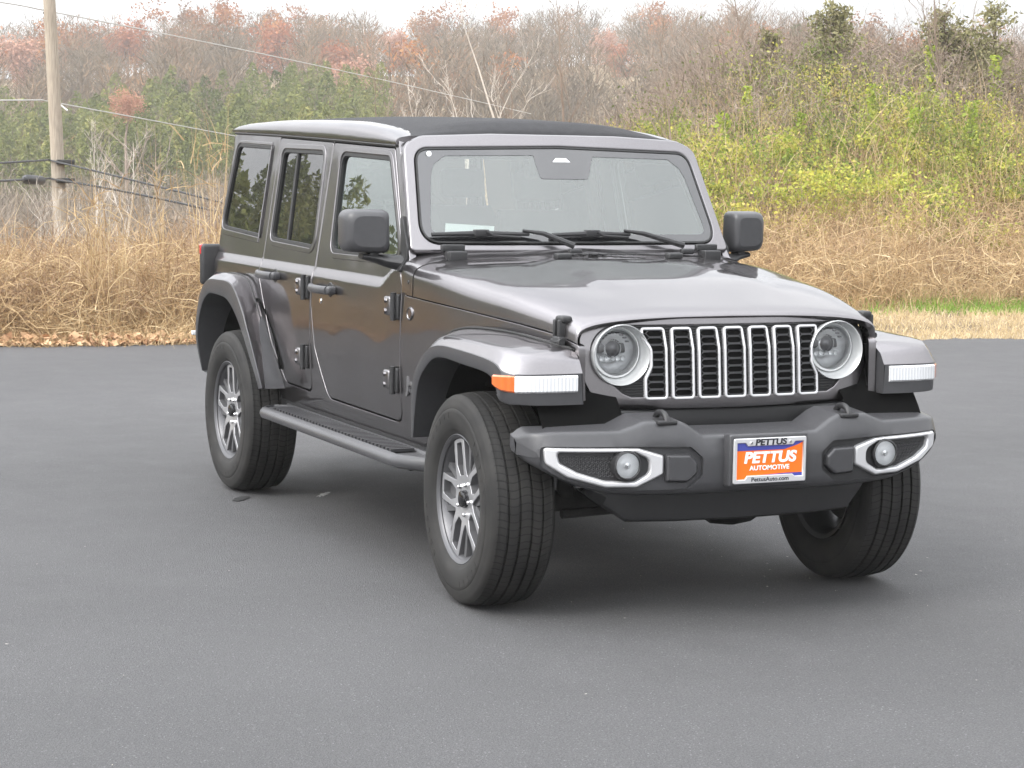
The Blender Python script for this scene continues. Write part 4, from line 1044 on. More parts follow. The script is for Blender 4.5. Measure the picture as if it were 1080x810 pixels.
# ---- cabin
mb = MB(); mb.box((-3.72, -.70, .545), (-.96, .70, .60)); mb.box((-1.02, -.70, .60), (-.96, .70, 1.22)); mb.build('cabin_floor', M['black'], suv)
mb = MB(); rows = []
for x, z in ((-.98, 1.262), (-1.1, 1.268), (-1.25, 1.262), (-1.34, 1.235), (-1.37, 1.17), (-1.36, 1.05), (-1.30, .95), (-1.15, .90)):
    rows.append([(x, y, z-(.02 if abs(y) > .66 else 0)) for y in np.linspace(-.72, .72, 9)])
mb.grid(rows); dash = mb.build('dashboard', M['dash'], suv)
mb = MB(); mb.box((-1.38, -.17, 1.08), (-1.355, .17, 1.26), .01); mb.build('touchscreen', M['gloss_black'], dash)
def seat(x, y, wv, nm):
    mb = MB(); mb.box((x-.50, y-wv, .72), (x, y+wv, .90), .05)
    st_ = mb.build(nm, M['cloth'], suv)
    mb = MB(); rows = []
    for t_ in np.linspace(0, 1, 8):
        cx = x-.48-.13*t_; z = .85+.58*t_; hw = wv*(1-.18*t_**3); th = .07-.03*t_
        rows.append([(cx+th*math.cos(a)*1.0, y+hw*max(-1, min(1, 1.25*math.sin(a))), z) for a in np.linspace(0, 2*PI, 18, endpoint=False)])
    mb.grid(rows, closed=True); mb.add(rows[-1], [tuple(range(18))]); mb.build('backrest', M['cloth'], st_)
    for yy in ([y] if wv < .4 else [y-.36, y+.36]):
        mb = MB(); mb.box((x-.67, yy-.12, 1.47), (x-.58, yy+.12, 1.62), .035); mb.tube([(x-.62, yy-.05, 1.40), (x-.62, yy-.05, 1.50)], .007); mb.tube([(x-.62, yy+.05, 1.40), (x-.62, yy+.05, 1.50)], .007); mb.build('headrest', M['cloth'], st_)
seat(-1.55, -.37, .25, 'front_seat'); seat(-1.55, .37, .25, 'front_seat'); seat(-2.45, 0, .62, 'rear_seat')
mb = MB(); c = Vector((-1.52, .37, 1.16)); ax = Matrix.Rotation(math.radians(-25), 3, 'Y')
mb.tube([c+ax @ Vector((0, .185*math.cos(a), .185*math.sin(a))) for a in np.linspace(0, 2*PI, 33)], .015, 8, cap=False)
mb.tube([c+ax @ Vector((0, -.18, 0)), c+ax @ Vector((.01, 0, 0)), c+ax @ Vector((0, .18, 0))], .016, 8); mb.tube([c+ax @ Vector((0.01, 0, 0)), c+ax @ Vector((.01, 0, -.18))], .016, 8)
mb.lathe([(0, -.02), (.07, -.015), (.08, .02), (0, .04)], 20, tuple(c), 'x'); mb.tube([c, c+Vector((.22, 0, -.08))], .03, 10)
mb.build('steering_wheel', M['trim'], suv)
mb = MB()
for s in (-1, 1):
    mb.tube([(-1.32, s*.58, 1.70), (-2.1, s*.60, 1.71), (-2.95, s*.60, 1.72), (-3.6, s*.58, 1.70)], .03, 10)
    mb.tube([(-2.10, s*.70, .6), (-2.10, s*.68, 1.25), (-2.12, s*.60, 1.70)], .032, 10); mb.tube([(-2.95, s*.70, .6), (-2.95, s*.68, 1.25), (-2.95, s*.60, 1.70)], .032, 10)
mb.tube([(-2.12, -.60, 1.70), (-2.12, .60, 1.70)], .03, 10); mb.build('roll_bar', M['trim'], suv)

# sheet of paper lying on the dashboard
mb = MB(); rows = [[(-1.035-.022*i, -.59+.075*j+.012*i, 1.300+.050*i-.004*j) for j in range(4)] for i in range(3)]
mb.grid(rows); pp = mb.build('paper_sheet', M['paper'], None, fix=False)
setprops(pp, 'white paper sheet propped on the dashboard behind the windscreen', 'paper')

# =================================================================== THE PLACE
# ground frame: u = metres to the right, w = metres ahead of the lot's viewing point
FH = np.array([-.90960, .41549]); RH = np.array([.41549, .90960]); C0 = np.array([7.2409, -4.0474])
def XY(u, w_): return C0[0]+u*RH[0]+w_*FH[0], C0[1]+u*RH[1]+w_*FH[1]
def ssn(t): t = np.clip(t, 0, 1); return t*t*(3-2*t)
def edge(u): return 19.62+np.where(u > -6, .276*u, -1.656+.10*(u+6))+.09*np.sin(u*1.7)+.05*np.sin(u*4.3+1)+.03*np.sin(u*11.1)
def ZL(w_): return np.interp(w_, [0, 23, 32, 45, 70, 100, 130, 165, 200, 280, 330, 700], [0, 0, -.9, -2.9, -6, -6, -3.6, -.2, 4.2, 12.5, 14, 14])
def height(u, w_):
    u = np.asarray(u, float); w_ = np.asarray(w_, float); t = w_-edge(u)
    hb = .16+.84*ssn((u+.6)/5.6)
    zr = np.interp(t, [0, 3, 5, 8, 12, 17, 24, 60], [0, .04, .12, .55, 1.5, 2.25, 2.75, 3.0])*hb
    B = ssn((u+5.0+.03*(w_-20))/3.6)*(1-ssn((w_-43)/30))
    zl = ZL(np.where(u < 0, np.hypot(w_, .95*u), w_)-np.clip(-u-.36*w_, 0, 8)*0)
    zl = np.where((u < -5)&(t < 3), np.minimum(zl, 0)*ssn(t/3), zl)
    z = zl*(1-B)+zr*B
    z = np.where(t < 0, 0, z)
    n_ = .06*np.sin(u*.9+w_*.4)+.05*np.sin(w_*1.3-u*.5)
    z = z+n_*ssn((t-1)/4)+ssn((w_-90)/60)*(1.2*np.sin(u*.045+1)+.8*np.sin(u*.11+w_*.02))
    return z-.03
def ramp_mat(name, stops, scale=.5, rough=.95, detail=8, attr=None, trans=0, spec=.2, nscale2=None, mixattr=.6, bump=0):
    """base colour from position noise and, for plants, a random number carried by each leaf"""
    mt = newmat(name, (.5, .5, .5), rough, spec=spec); n, l, b = nodes(mt)
    t = n.new('ShaderNodeTexCoord'); z = n.new('ShaderNodeTexNoise'); z.inputs['Scale'].default_value = scale; z.inputs['Detail'].default_value = detail
    l.new(t.outputs['Object'], z.inputs[0]); fac = z.outputs['Fac']
    if attr:
        a = n.new('ShaderNodeAttribute'); a.attribute_name = attr
        mx = n.new('ShaderNodeMix'); mx.inputs[0].default_value = mixattr; 
        mr = n.new('ShaderNodeMapRange'); mr.inputs['From Min'].default_value = .3; mr.inputs['From Max'].default_value = .7; l.new(fac, mr.inputs[0])
        l.new(mr.outputs[0], mx.inputs[2]); l.new(a.outputs['Fac'], mx.inputs[3]); fac = mx.outputs[0]
    r = n.new('ShaderNodeValToRGB')
    while len(r.color_ramp.elements) < len(stops): r.color_ramp.elements.new(.5)
    for e_, (p_, c_) in zip(r.color_ramp.elements, stops): e_.position = p_; e_.color = (*c_, 1)
    l.new(fac, r.inputs[0]); l.new(r.outputs[0], b.inputs['Base Color'])
    if bump:
        bp = n.new('ShaderNodeBump'); bp.inputs['Strength'].default_value = bump; bp.inputs['Distance'].default_value = .05
        l.new(z.outputs['Fac'], bp.inputs['Height']); l.new(bp.outputs[0], b.inputs['Normal'])
    if trans:
        tl = n.new('ShaderNodeBsdfTranslucent'); l.new(r.outputs[0], tl.inputs[0]); ms = n.new('ShaderNodeMixShader'); ms.inputs[0].default_value = trans
        o = n['Material Output']; l.new(b.outputs[0], ms.inputs[1]); l.new(tl.outputs[0], ms.inputs[2]); l.new(ms.outputs[0], o.inputs[0])
    return mt
G_ = {}
G_['earth'] = ramp_mat('dry_earth', [(.32, (.10, .075, .045)), (.5, (.22, .165, .10)), (.68, (.30, .235, .14))], 1.1, bump=.4)
G_['straw'] = ramp_mat('dry_grass', [(0, (.17, .105, .058)), (.3, (.34, .23, .12)), (.7, (.53, .395, .225)), (1, (.70, .58, .38))], 1.3, attr='rnd', trans=.25)
G_['straw2'] = ramp_mat('tangled_stems', [(0, (.13, .075, .048)), (.4, (.27, .175, .105)), (1, (.49, .37, .24))], 1.0, attr='rnd', trans=.15)
G_['mown'] = ramp_mat('mown_grass', [(0, (.30, .22, .12)), (.5, (.50, .39, .23)), (1, (.62, .52, .34))], 1.5, attr='rnd', trans=.2)
G_['green'] = ramp_mat('green_grass', [(0, (.10, .17, .03)), (.6, (.21, .34, .06)), (1, (.38, .42, .12))], 2, attr='rnd', trans=.3)
G_['litter'] = ramp_mat('fallen_leaves', [(0, (.26, .14, .08)), (.5, (.46, .28, .16)), (1, (.62, .46, .28))], 2, attr='rnd')
G_['leaf'] = ramp_mat('thicket_leaves', [(0, (.07, .11, .025)), (.25, (.17, .22, .05)), (.5, (.36, .39, .08)), (.7, (.49, .45, .09)), (.9, (.50, .38, .20)), (1, (.55, .38, .16))], .9, attr='rnd', trans=.35, mixattr=.5)
G_['leaf2'] = ramp_mat('olive_leaves', [(0, (.06, .09, .025)), (.5, (.15, .18, .05)), (1, (.32, .30, .10))], .8, attr='rnd', trans=.3, mixattr=.5)
G_['sprout'] = ramp_mat('sprout_leaves', [(0, (.17, .24, .04)), (.6, (.33, .40, .07)), (1, (.58, .52, .10))], 2, attr='rnd', trans=.4)
G_['twig'] = ramp_mat('bare_stems', [(0, (.10, .072, .055)), (.5, (.235, .18, .14)), (1, (.41, .34, .28))], .8, attr='rnd')
G_['pale'] = ramp_mat('pale_bark', [(0, (.36, .31, .26)), (1, (.68, .62, .55))], 3, attr='rnd')
G_['cedar'] = ramp_mat('cedar_foliage', [(0, (.12, .12, .06)), (.5, (.22, .21, .10)), (1, (.36, .32, .18))], 1.5, attr='rnd', trans=.15)
G_['pine'] = ramp_mat('pine_foliage', [(0, (.065, .085, .027)), (.45, (.15, .17, .048)), (1, (.30, .28, .09))], .10, attr='rnd', trans=.15, mixattr=.55)
G_['bare'] = ramp_mat('far_bare_crowns', [(0, (.085, .070, .050)), (.45, (.145, .112, .076)), (.7, (.20, .140, .088)), (.85, (.24, .135, .070)), (1, (.29, .12, .055))], .05, attr='rnd', mixattr=.55)
G_['brush'] = ramp_mat('near_bare_brush', [(0, (.11, .085, .06)), (.5, (.23, .185, .14)), (1, (.37, .31, .24))], .22, attr='rnd', mixattr=.55)
G_['russet'] = ramp_mat('russet_leaves', [(0, (.22, .08, .04)), (.6, (.36, .13, .06)), (1, (.48, .22, .09))], .3, attr='rnd', trans=.2)
G_['pink'] = ramp_mat('faded_russet_leaves', [(0, (.36, .18, .12)), (1, (.52, .30, .21))], .3, attr='rnd', trans=.2)

def npmesh(name, V, F, mats, rnd=None, parent=None, mi=None, smooth=False):
    """V (N,3), F (M,k) int arrays"""
    me = bpy.data.meshes.new(name); V = np.asarray(V, np.float32); F = np.asarray(F, np.int32); k = F.shape[1]
    me.vertices.add(len(V)); me.vertices.foreach_set('co', V.ravel()); me.loops.add(F.size); me.loops.foreach_set('vertex_index', F.ravel())
    me.polygons.add(len(F)); me.polygons.foreach_set('loop_start', np.arange(len(F), dtype=np.int32)*k)
    if not isinstance(mats, (list, tuple)): mats = [mats]
    for q in mats: me.materials.append(q)
    if mi is not None: me.polygons.foreach_set('material_index', np.asarray(mi, np.int32))
    if smooth: me.polygons.foreach_set('use_smooth', np.ones(len(F), bool))
    if rnd is not None:
        a = me.attributes.new('rnd', 'FLOAT', 'POINT'); a.data.foreach_set('value', np.asarray(rnd, np.float32))
    me.update(calc_edges=True); me.validate()
    return link(name, me, parent)
def unit(a): return a/np.maximum(1e-6, np.linalg.norm(a, axis=-1, keepdims=True))
def ribbons(base, d, L, W, bend=.6, curl=.15, segs=4, rnd=None, taper=.15):
    """many thin curved strips: base (N,3), d (N,3), L, W (N,)"""
    N = len(base); P = base.copy(); d = unit(d); side = unit(np.cross(d, rng.normal(size=(N, 3)))); Vs = []
    L = np.broadcast_to(L, N); W = np.broadcast_to(W, N); bend = np.broadcast_to(bend, N)
    for k in range(segs+1):
        wk = (W*(1-(1-taper)*k/segs))[:, None]/2
        Vs += [P-side*wk, P+side*wk]
        if k < segs:
            P = P+d*(L/segs)[:, None]
            d = unit(d+np.array([0, 0, -1.])*(bend*(k+1)/segs)[:, None]/segs*1.5+rng.normal(size=(N, 3))*curl)
            side = unit(side-d*np.sum(side*d, 1, keepdims=True))
    V = np.stack(Vs, 1).reshape(-1, 3); n = 2*(segs+1); i = np.arange(N)[:, None]*n
    F = np.concatenate([i+np.array([2*k, 2*k+1, 2*k+3, 2*k+2]) for k in range(segs)], 1).reshape(-1, 4)
    r_ = rng.random(N) if rnd is None else rnd
    return V, F, np.repeat(r_, n)
def cards(c, S, rnd=None, flat=0., aspect=1.6):
    """one small four-cornered leaf per point"""
    N = len(c); a = unit(rng.normal(size=(N, 3))); 
    if flat: a = unit(a*np.array([1, 1, 1-flat]))
    b = unit(np.cross(a, rng.normal(size=(N, 3)))); S = np.broadcast_to(S, N)[:, None]
    k1 = rng.uniform(.6, 1.2, (N, 1)); k2 = rng.uniform(.6, 1.2, (N, 1))
    V = np.stack([c-a*S*.5*aspect, c+b*S*.5*k1, c+a*S*.5*aspect*k2, c-b*S*.5*k2], 1).reshape(-1, 3)
    F = np.arange(N*4).reshape(N, 4); r_ = rng.random(N) if rnd is None else rnd
    return V, F, np.repeat(r_, 4)
def merge(parts):
    V = []; F = []; R_ = []; MI = []; k = 0
    for j, p in enumerate(parts):
        V.append(p[0]); F.append(p[1]+k); R_.append(p[2]); MI.append(np.full(len(p[1]), p[3] if len(p) > 3 else 0)); k += len(p[0])
    return np.concatenate(V), np.concatenate(F), np.concatenate(R_), np.concatenate(MI)
def onground(u, w_, dz=0):
    x, y = XY(u, w_); return np.stack([x, y, height(u, w_)+dz], 1)
def rdir(N, up=1., spread=.5):
    a = rng.uniform(0, 2*PI, N); s_ = np.abs(rng.normal(0, spread, N)); return unit(np.stack([np.cos(a)*s_, np.sin(a)*s_, np.full(N, up)], 1))
def stuff(name, pr, mats):
    V, F, r_, mi = merge(pr) if isinstance(pr, list) else (*pr[:3], None)
    o = npmesh(name, V, F, mats, r_, None, mi); return setprops(o, kind='stuff')

# ---- ground sheet to the horizon
def nonuni(a): return np.array(sorted(set(np.round(a, 3))))
us = nonuni(np.concatenate([np.linspace(-600, -120, 13), np.linspace(-110, -34, 20), np.linspace(-32, 24, 113), np.linspace(26, 100, 20), np.linspace(120, 600, 13)]))
ws = nonuni(np.concatenate([np.linspace(-700, -60, 12), np.linspace(-50, 10, 10), np.linspace(11, 50, 118), np.linspace(52, 200, 50), np.linspace(210, 400, 24), np.linspace(450, 1400, 10)]))
Ug, Wg = np.meshgrid(us, ws); X_, Y_ = XY(Ug, Wg); Z_ = height(Ug, Wg)
V = np.stack([X_, Y_, Z_], -1).reshape(-1, 3); nu = len(us); nw = len(ws)
ii = (np.arange(nw-1)[:, None]*nu+np.arange(nu-1)[None]).ravel(); F = np.stack([ii, ii+1, ii+nu+1, ii+nu], 1)
setprops(npmesh('ground', V, F, G_['earth'], smooth=True), kind='structure')
# ---- asphalt lot with a slightly ragged edge
am = newmat('asphalt', (.064, .0637, .065), .82, spec=.4); n, l, b = nodes(am)
t = n.new('ShaderNodeTexCoord')
def _nz(sc, det, rough=.5, wtype=None):
    q = n.new('ShaderNodeTexNoise'); q.inputs['Scale'].default_value = sc; q.inputs['Detail'].default_value = det; q.inputs['Roughness'].default_value = rough; l.new(t.outputs['Object'], q.inputs[0]); return q
big, mid, fine = _nz(.35, 4), _nz(3.5, 6, .6), _nz(150, 2, .7)
vor = n.new('ShaderNodeTexVoronoi'); vor.inputs['Scale'].default_value = 230; l.new(t.outputs['Object'], vor.inputs[0])
def mr_(src, a, b_, lo, hi):
    q = n.new('ShaderNodeMapRange'); q.inputs[1].default_value = a; q.inputs[2].default_value = b_; q.inputs[3].default_value = lo; q.inputs[4].default_value = hi; l.new(src, q.inputs[0]); return q.outputs[0]
def mul_(a, b_):
    q = n.new('ShaderNodeMath'); q.operation = 'MULTIPLY'; l.new(a, q.inputs[0]); l.new(b_, q.inputs[1]); return q.outputs[0]
f1 = mul_(mr_(big.outputs[0], .3, .7, .84, 1.15), mr_(mid.outputs[0], .3, .7, .93, 1.07)); f1 = mul_(f1, mr_(fine.outputs[0], .3, .7, .66, 1.34))
sp_ = n.new('ShaderNodeTexWhiteNoise'); l.new(vor.outputs['Position'], sp_.inputs[0])
f1 = mul_(f1, mr_(sp_.outputs[0], .0, 1, .80, 1.20))
pl_ = mr_(sp_.outputs[0], .985, .995, 1, 1.9); f1 = mul_(f1, pl_)
cc = n.new('ShaderNodeVectorMath'); cc.operation = 'SCALE'; cc.inputs[0].default_value = (.064, .0634, .065); l.new(f1, cc.inputs['Scale']); l.new(cc.outputs[0], b.inputs['Base Color'])
bp = n.new('ShaderNodeBump'); bp.inputs['Strength'].default_value = .7; bp.inputs['Distance'].default_value = .004; l.new(vor.outputs['Distance'], bp.inputs['Height']); l.new(bp.outputs[0], b.inputs['Normal'])
l.new(mr_(mid.outputs[0], .3, .7, .70, .88), b.inputs['Roughness'])
ue = np.concatenate([np.linspace(-90, -12, 40), np.linspace(-11.9, 14, 420), np.linspace(15, 90, 30)])
we = edge(ue)+.035*rng.normal(size=len(ue))*(np.abs(ue) < 14)
rows_w = [-60, -20, 0, 6, 12]; V = []; F = []
for i, (u_, w_) in enumerate(zip(ue, we)):
    for q in rows_w+[w_-.5, w_]:
        x, y = XY(u_, q); V.append((x, y, 0 if q < w_ else -.004))
    x, y = XY(u_, w_+.02); V.append((x, y, -.05))
nr = 8
for i in range(len(ue)-1):
    for j in range(nr-1): F.append((i*nr+j, (i+1)*nr+j, (i+1)*nr+j+1, i*nr+j+1))
setprops(npmesh('asphalt_lot', V, F, am), kind='structure')
# small marks on the lot
def blot(nm, x, y, sx, sy, rot, mat, label, cat, group=None, n_=26, z=.004, rag=.35):
    mb = MB(); pts = []
    for k in range(n_):
        a = 2*PI*k/n_; r_ = 1+rag*random.uniform(-1, 1); px, py = sx*r_*math.cos(a), sy*r_*math.sin(a)
        pts.append((x+px*math.cos(rot)-py*math.sin(rot), y+px*math.sin(rot)+py*math.cos(rot), z))
    mb.add(pts, [tuple(range(n_))]); o = mb.build(nm, mat, None, fix=False, flat=True); return setprops(o, label, cat, group)
chalk = add_noise(newmat('chalk', (.30, .30, .295), .9), 60, .5); oil = add_noise(newmat('oil', (.012, .012, .012), .7), 20, .2)
blot('paint_mark', -2.70, -0.52, .022, .085, .95, chalk, 'small white chalky mark on the asphalt under the rear end of the side step', 'mark')
blot('oil_stain', -2.70, -0.95, .03, .08, .9, oil, 'small dark oil stain on the asphalt touching the foot of the rear wheel', 'stain', rag=.25)
# scattered pale grit
c = np.concatenate([np.stack([rng.uniform(-2, 5.5, 70), rng.uniform(-4, 4, 70), np.full(70, .005)], 1), np.stack([rng.normal(-.3, .8, 70), rng.normal(.9, .5, 70), np.full(70, .005)], 1)])
g_ = cards(c, rng.uniform(.003, .012, len(c)), flat=1.0); g_[0][:, 2] = .006
stuff('grit', g_, ramp_mat('grit', [(0, (.25, .22, .18)), (1, (.62, .60, .56))], 5, attr='rnd'))

# ---- dry grass on the left edge and along the bank foot
P_ = []
def clump(u, w_): return .5+.5*np.sin(u*2.1+1.3*np.sin(w_*1.7))*np.sin(w_*1.9+u*.7)
def tang(N, u0, u1, t0, t1, hmax, wd, lean=.55, bend=1.0, curl=.22, k=1.0):
    u = rng.uniform(u0, u1, N); tt = rng.uniform(t0, t1, N)**1.0; w_ = edge(u)+tt
    cl = clump(u, w_); hh = hmax*(.45+.55*cl)*rng.uniform(.5, 1.15, N)*np.clip(.35+tt/1.4, .3, 1)*k
    return ribbons(onground(u, w_), rdir(N, 1, lean), hh, wd*rng.uniform(.6, 1.4, N), bend*rng.uniform(.3, 1.6, N), curl, 5, rnd=np.clip(.25+.5*cl*rng.uniform(.4, 1, N)+rng.normal(0, .2, N), 0, 1))
P_.append(tang(19000, -9, .8, .15, 5.5, .80, .012, .85, 1.4, .36)); P_.append(tang(5000, -9, .8, .3, 5.5, .90, .010, .5, .9, .22))
P_.append(tang(16000, -34, -9, .1, 5.0, .95, .016))
# loose loops and fallen stalks lying through the mass
N = 9000; u = rng.uniform(-9, 1, N); tt = rng.uniform(.2, 4.5, N); w_ = edge(u)+tt; bs = onground(u, w_); bs[:, 2] += rng.uniform(.05, .75, N)*np.clip(tt, 0, 1)
P_.append(ribbons(bs, rdir(N, .25, 1.0), rng.uniform(.3, .9, N), .009, rng.uniform(.2, 2.2, N), .35, 6))
P_.append(tang(2600, -9, .8, -.16, .3, .42, .009, 1.0, 1.2, .3, k=2.0))
stuff('dry_grass', P_, G_['straw'])
def bram_(N, u0, u1, t0, t1, L0, L1, wd, spread=.4, bend=.7, curl=.2):
    u = rng.uniform(u0, u1, N); tt = rng.uniform(t0, t1, N); bs = onground(u, edge(u)+tt); bs[:, 2] += rng.uniform(0, .3, N)
    return ribbons(bs, rdir(N, 1, spread), rng.uniform(L0, L1, N), wd*rng.uniform(.6, 1.5, N), bend*rng.uniform(.1, 1.6, N), curl, 7)
P_ = [tang(22000, 1.2, 13, 3.4, 8.2, .72, .011, .7, 1.3, .28), tang(5000, 13, 30, 3.4, 9, .8, .02, .7, 1.3, .28)]
N = 9000; u = rng.uniform(1.5, 12, N); tt = rng.uniform(3.6, 10, N); bs = onground(u, edge(u)+tt); bs[:, 2] += rng.uniform(.05, .55, N)
P_.append(ribbons(bs, rdir(N, .3, 1.0), rng.uniform(.3, .9, N), .010, rng.uniform(.2, 2.0, N), .35, 6))
N = 2600; u = rng.uniform(.5, 12, N); tt = rng.uniform(7.5, 13, N); bs = onground(u, edge(u)+tt)
P_.append(ribbons(bs, rdir(N, 1, .25), rng.uniform(.6, 1.25, N), .012, rng.uniform(.1, .8, N), .12, 6))
P_.append(bram_(3200, .8, 13, 8.5, 17, .7, 1.7, .013))
stuff('dry_bank_grass', P_, G_['straw'])
N = 16000; u = rng.uniform(-34, 1, N); u[:9000] = rng.uniform(-8, 1, 9000); w_ = edge(u)+rng.uniform(.8, 7.5, N); bs = onground(u, w_); bs[:, 2] += rng.uniform(0, .35, N)
u2 = rng.uniform(1.5, 12, 9000); bs2 = onground(u2, edge(u2)+rng.uniform(4.5, 12, 9000)); bs = np.concatenate([bs, bs2]); N = len(bs)
stuff('tangled_stems', ribbons(bs, rdir(N, .8, .9), rng.uniform(.4, 1.25, N), .011, rng.uniform(.2, 1.8, N), .33, 7), G_['straw2'])
# mown strip, green patch
N = 22000; u = rng.uniform(1.2, 12, N); tt = rng.uniform(-.10, 4.2, N)
stuff('mown_strip', ribbons(onground(u, edge(u)+tt), rdir(N, 1, .8), rng.uniform(.03, .10, N), .010, .6, .1, 2), G_['mown'])
N = 15000; u = np.abs(rng.normal(0, 2.6, N))*-1+8.8; u = np.where(rng.random(N) < .5, rng.uniform(4.6, 12, N), u); tt = 3.9+rng.normal(0, .55, N)
k_ = (u > 3.9)&(tt > 2.7); u, tt = u[k_], tt[k_]; N = len(u)
stuff('green_grass', ribbons(onground(u, edge(u)+tt), rdir(N, 1, .6), rng.uniform(.06, .17, N), .011, .8, .1, 3), G_['green'])
N = 4200; u = rng.uniform(-14, 1.5, N); tt = np.abs(rng.normal(.0, .20, N))-.05; c = onground(u, edge(u)+tt, .05); c[:, 2] = np.maximum(c[:, 2], .01)+rng.uniform(0, .06, N)*(tt > .1)
stuff('leaf_litter', cards(c, rng.uniform(.03, .07, N), flat=.6), G_['litter'])

# ---- thicket on the bank: leafy vines, olive brush, bare brambles
def blobs(N, per, u0, u1, t0, t1, z0, z1, rad, size, flat=0):
    u = rng.uniform(u0, u1, N); tt = rng.uniform(t0, t1, N)
    dn = .5+.5*np.sin(u*1.15+1.1*np.sin(tt*.7+.4))*np.sin(tt*.85+u*.45+1.2); k_ = rng.random(N) < .30+.95*dn; u, tt, dn = u[k_], tt[k_], dn[k_]; N = len(u)
    bs = onground(u, edge(u)+tt); bs[:, 2] += rng.uniform(z0, z1, N)*(.6+.6*dn)
    tone = np.clip(rng.normal(.32+.36*dn, .20, N), 0, 1)
    c = np.repeat(bs, per, 0)+rng.normal(size=(N*per, 3))*np.array([rad, rad, rad*.7])*np.repeat(rng.uniform(.5, 1.3, N), per)[:, None]
    zg = c[:, 2] > -90
    return cards(c, rng.uniform(.6, 1.4, N*per)*size, np.clip(np.repeat(tone, per)+rng.normal(0, .18, N*per), 0, 1), flat)
P_ = [blobs(900, 170, .9, 12, 7.4, 14.8, .0, .95, .17, .037), blobs(300, 130, 4.0, 12, 12.5, 18, .2, 1.1, .25, .040), blobs(70, 110, -1.2, 1.2, 10, 14, .1, .6, .25, .055), blobs(120, 90, 12, 26, 9, 18, .2, 1.1, .5, .12)]
stuff('leafy_vines', P_, G_['leaf'])
P_ = [blobs(380, 150, 2.0, 13, 9, 21, .2, 1.2, .30, .038), blobs(120, 90, 12, 28, 10, 20, .3, 1.2, .5, .12)]
stuff('olive_brush', P_, G_['leaf2'])
def bram(N, u0, u1, t0, t1, L0, L1, wd, spread=.6, bend=.9, curl=.2):
    u = rng.uniform(u0, u1, N); tt = rng.uniform(t0, t1, N); bs = onground(u, edge(u)+tt); bs[:, 2] += rng.uniform(0, .4, N)
    return ribbons(bs, rdir(N, 1, spread), rng.uniform(L0, L1, N), wd*rng.uniform(.6, 1.5, N), bend*rng.uniform(.1, 1.6, N), curl, 8)
P_ = [bram(3200, -3.4, 2, 12, 22, .5, 1.1, .012), bram(5000, 1.6, 13, 12, 23, .7, 1.7, .014), bram(3500, -3.8, 4, 8, 16, .5, 1.1, .012), bram(3500, .8, 3.6, 14, 24, .7, 1.5, .012), bram(9500, 3.2, 13, 16, 24, 1.0, 2.5, .012, .5, .6, .3), bram(2200, 13, 30, 10, 24, 1, 2.2, .03)]
# fine side twigs: short random ribbons around the bramble layer
N = 30000; u = rng.uniform(-3.4, 13, N); tt = rng.uniform(11, 23, N); bs = onground(u, edge(u)+tt); bs[:, 2] += rng.uniform(.1, 1, N)*(.55+1.0*ssn((u-.5)/3.5))
P_.append(ribbons(bs, rdir(N, .4, 1.0), rng.uniform(.15, .5, N), .008, .4, .25, 3))
N = 9000; u = rng.uniform(-4, 1.5, N); tt = rng.uniform(5, 13, N); bs = onground(u, edge(u)+tt); bs[:, 2] += rng.uniform(.1, 1.0, N)
P_.append(ribbons(bs, rdir(N, .5, .9), rng.uniform(.2, .7, N), .009, .5, .25, 4))
stuff('bare_brambles', P_, G_['twig'])
# leafy sprouts rising above the thicket
def sprout_mesh(h):
    st = ribbons(np.zeros((1, 3)), np.array([[.05, .03, 1.]]), np.array([h]), np.array([.016]), .15, .03, 6)
    N = int(170*h); z = rng.uniform(.2, 1, N)*h; c = np.stack([rng.normal(0, .045, N)+.04*z, rng.normal(0, .045, N)+.02*z, z], 1)
    return st, cards(c, rng.uniform(.035, .07, N))
sprt = []
for h in (1.0, 1.3, .8):
    st, lv = sprout_mesh(h); o = bpy.data.objects.new('leafy_sprout', None); COL.objects.link(o)
    npmesh('stem', st[0], st[1], G_['twig'], st[2], o); npmesh('foliage', lv[0], lv[1], G_['sprout'], lv[2], o); sprt.append(o)
spots = [(3.1, 11.5), (3.6, 13.6), (4.3, 12.0), (5.0, 13.9), (5.5, 12.3), (6.1, 14.6), (6.5, 13.0), (7.0, 15.0), (7.5, 13.2), (2.5, 12.6), (8.1, 14.4), (4.8, 10.6), (6.9, 11.2), (8.4, 12.0), (3.9, 10.2), (5.9, 10.9)]
for i, (u_, t_) in enumerate(spots):
    src = sprt[i % 3]
    if i < 3: o = src
    else:
        o = src.copy(); COL.objects.link(o)
        for ch in [q for q in bpy.data.objects if q.parent == src]:
            c_ = ch.copy(); c_.parent = o; COL.objects.link(c_)
    w_ = float(edge(np.array(u_)))+t_; p = onground(np.array([u_]), np.array([w_]))[0]
    o.location = (p[0], p[1], p[2]+.25); o.rotation_euler = (0, 0, random.uniform(0, 6)); s_ = random.uniform(.8, 1.15); o.scale = (s_, s_, s_)
    setprops(o, 'slender yellow-green leafy sprout standing up out of the thicket on the bank', 'plant', 'leafy sprouts in the bank thicket')

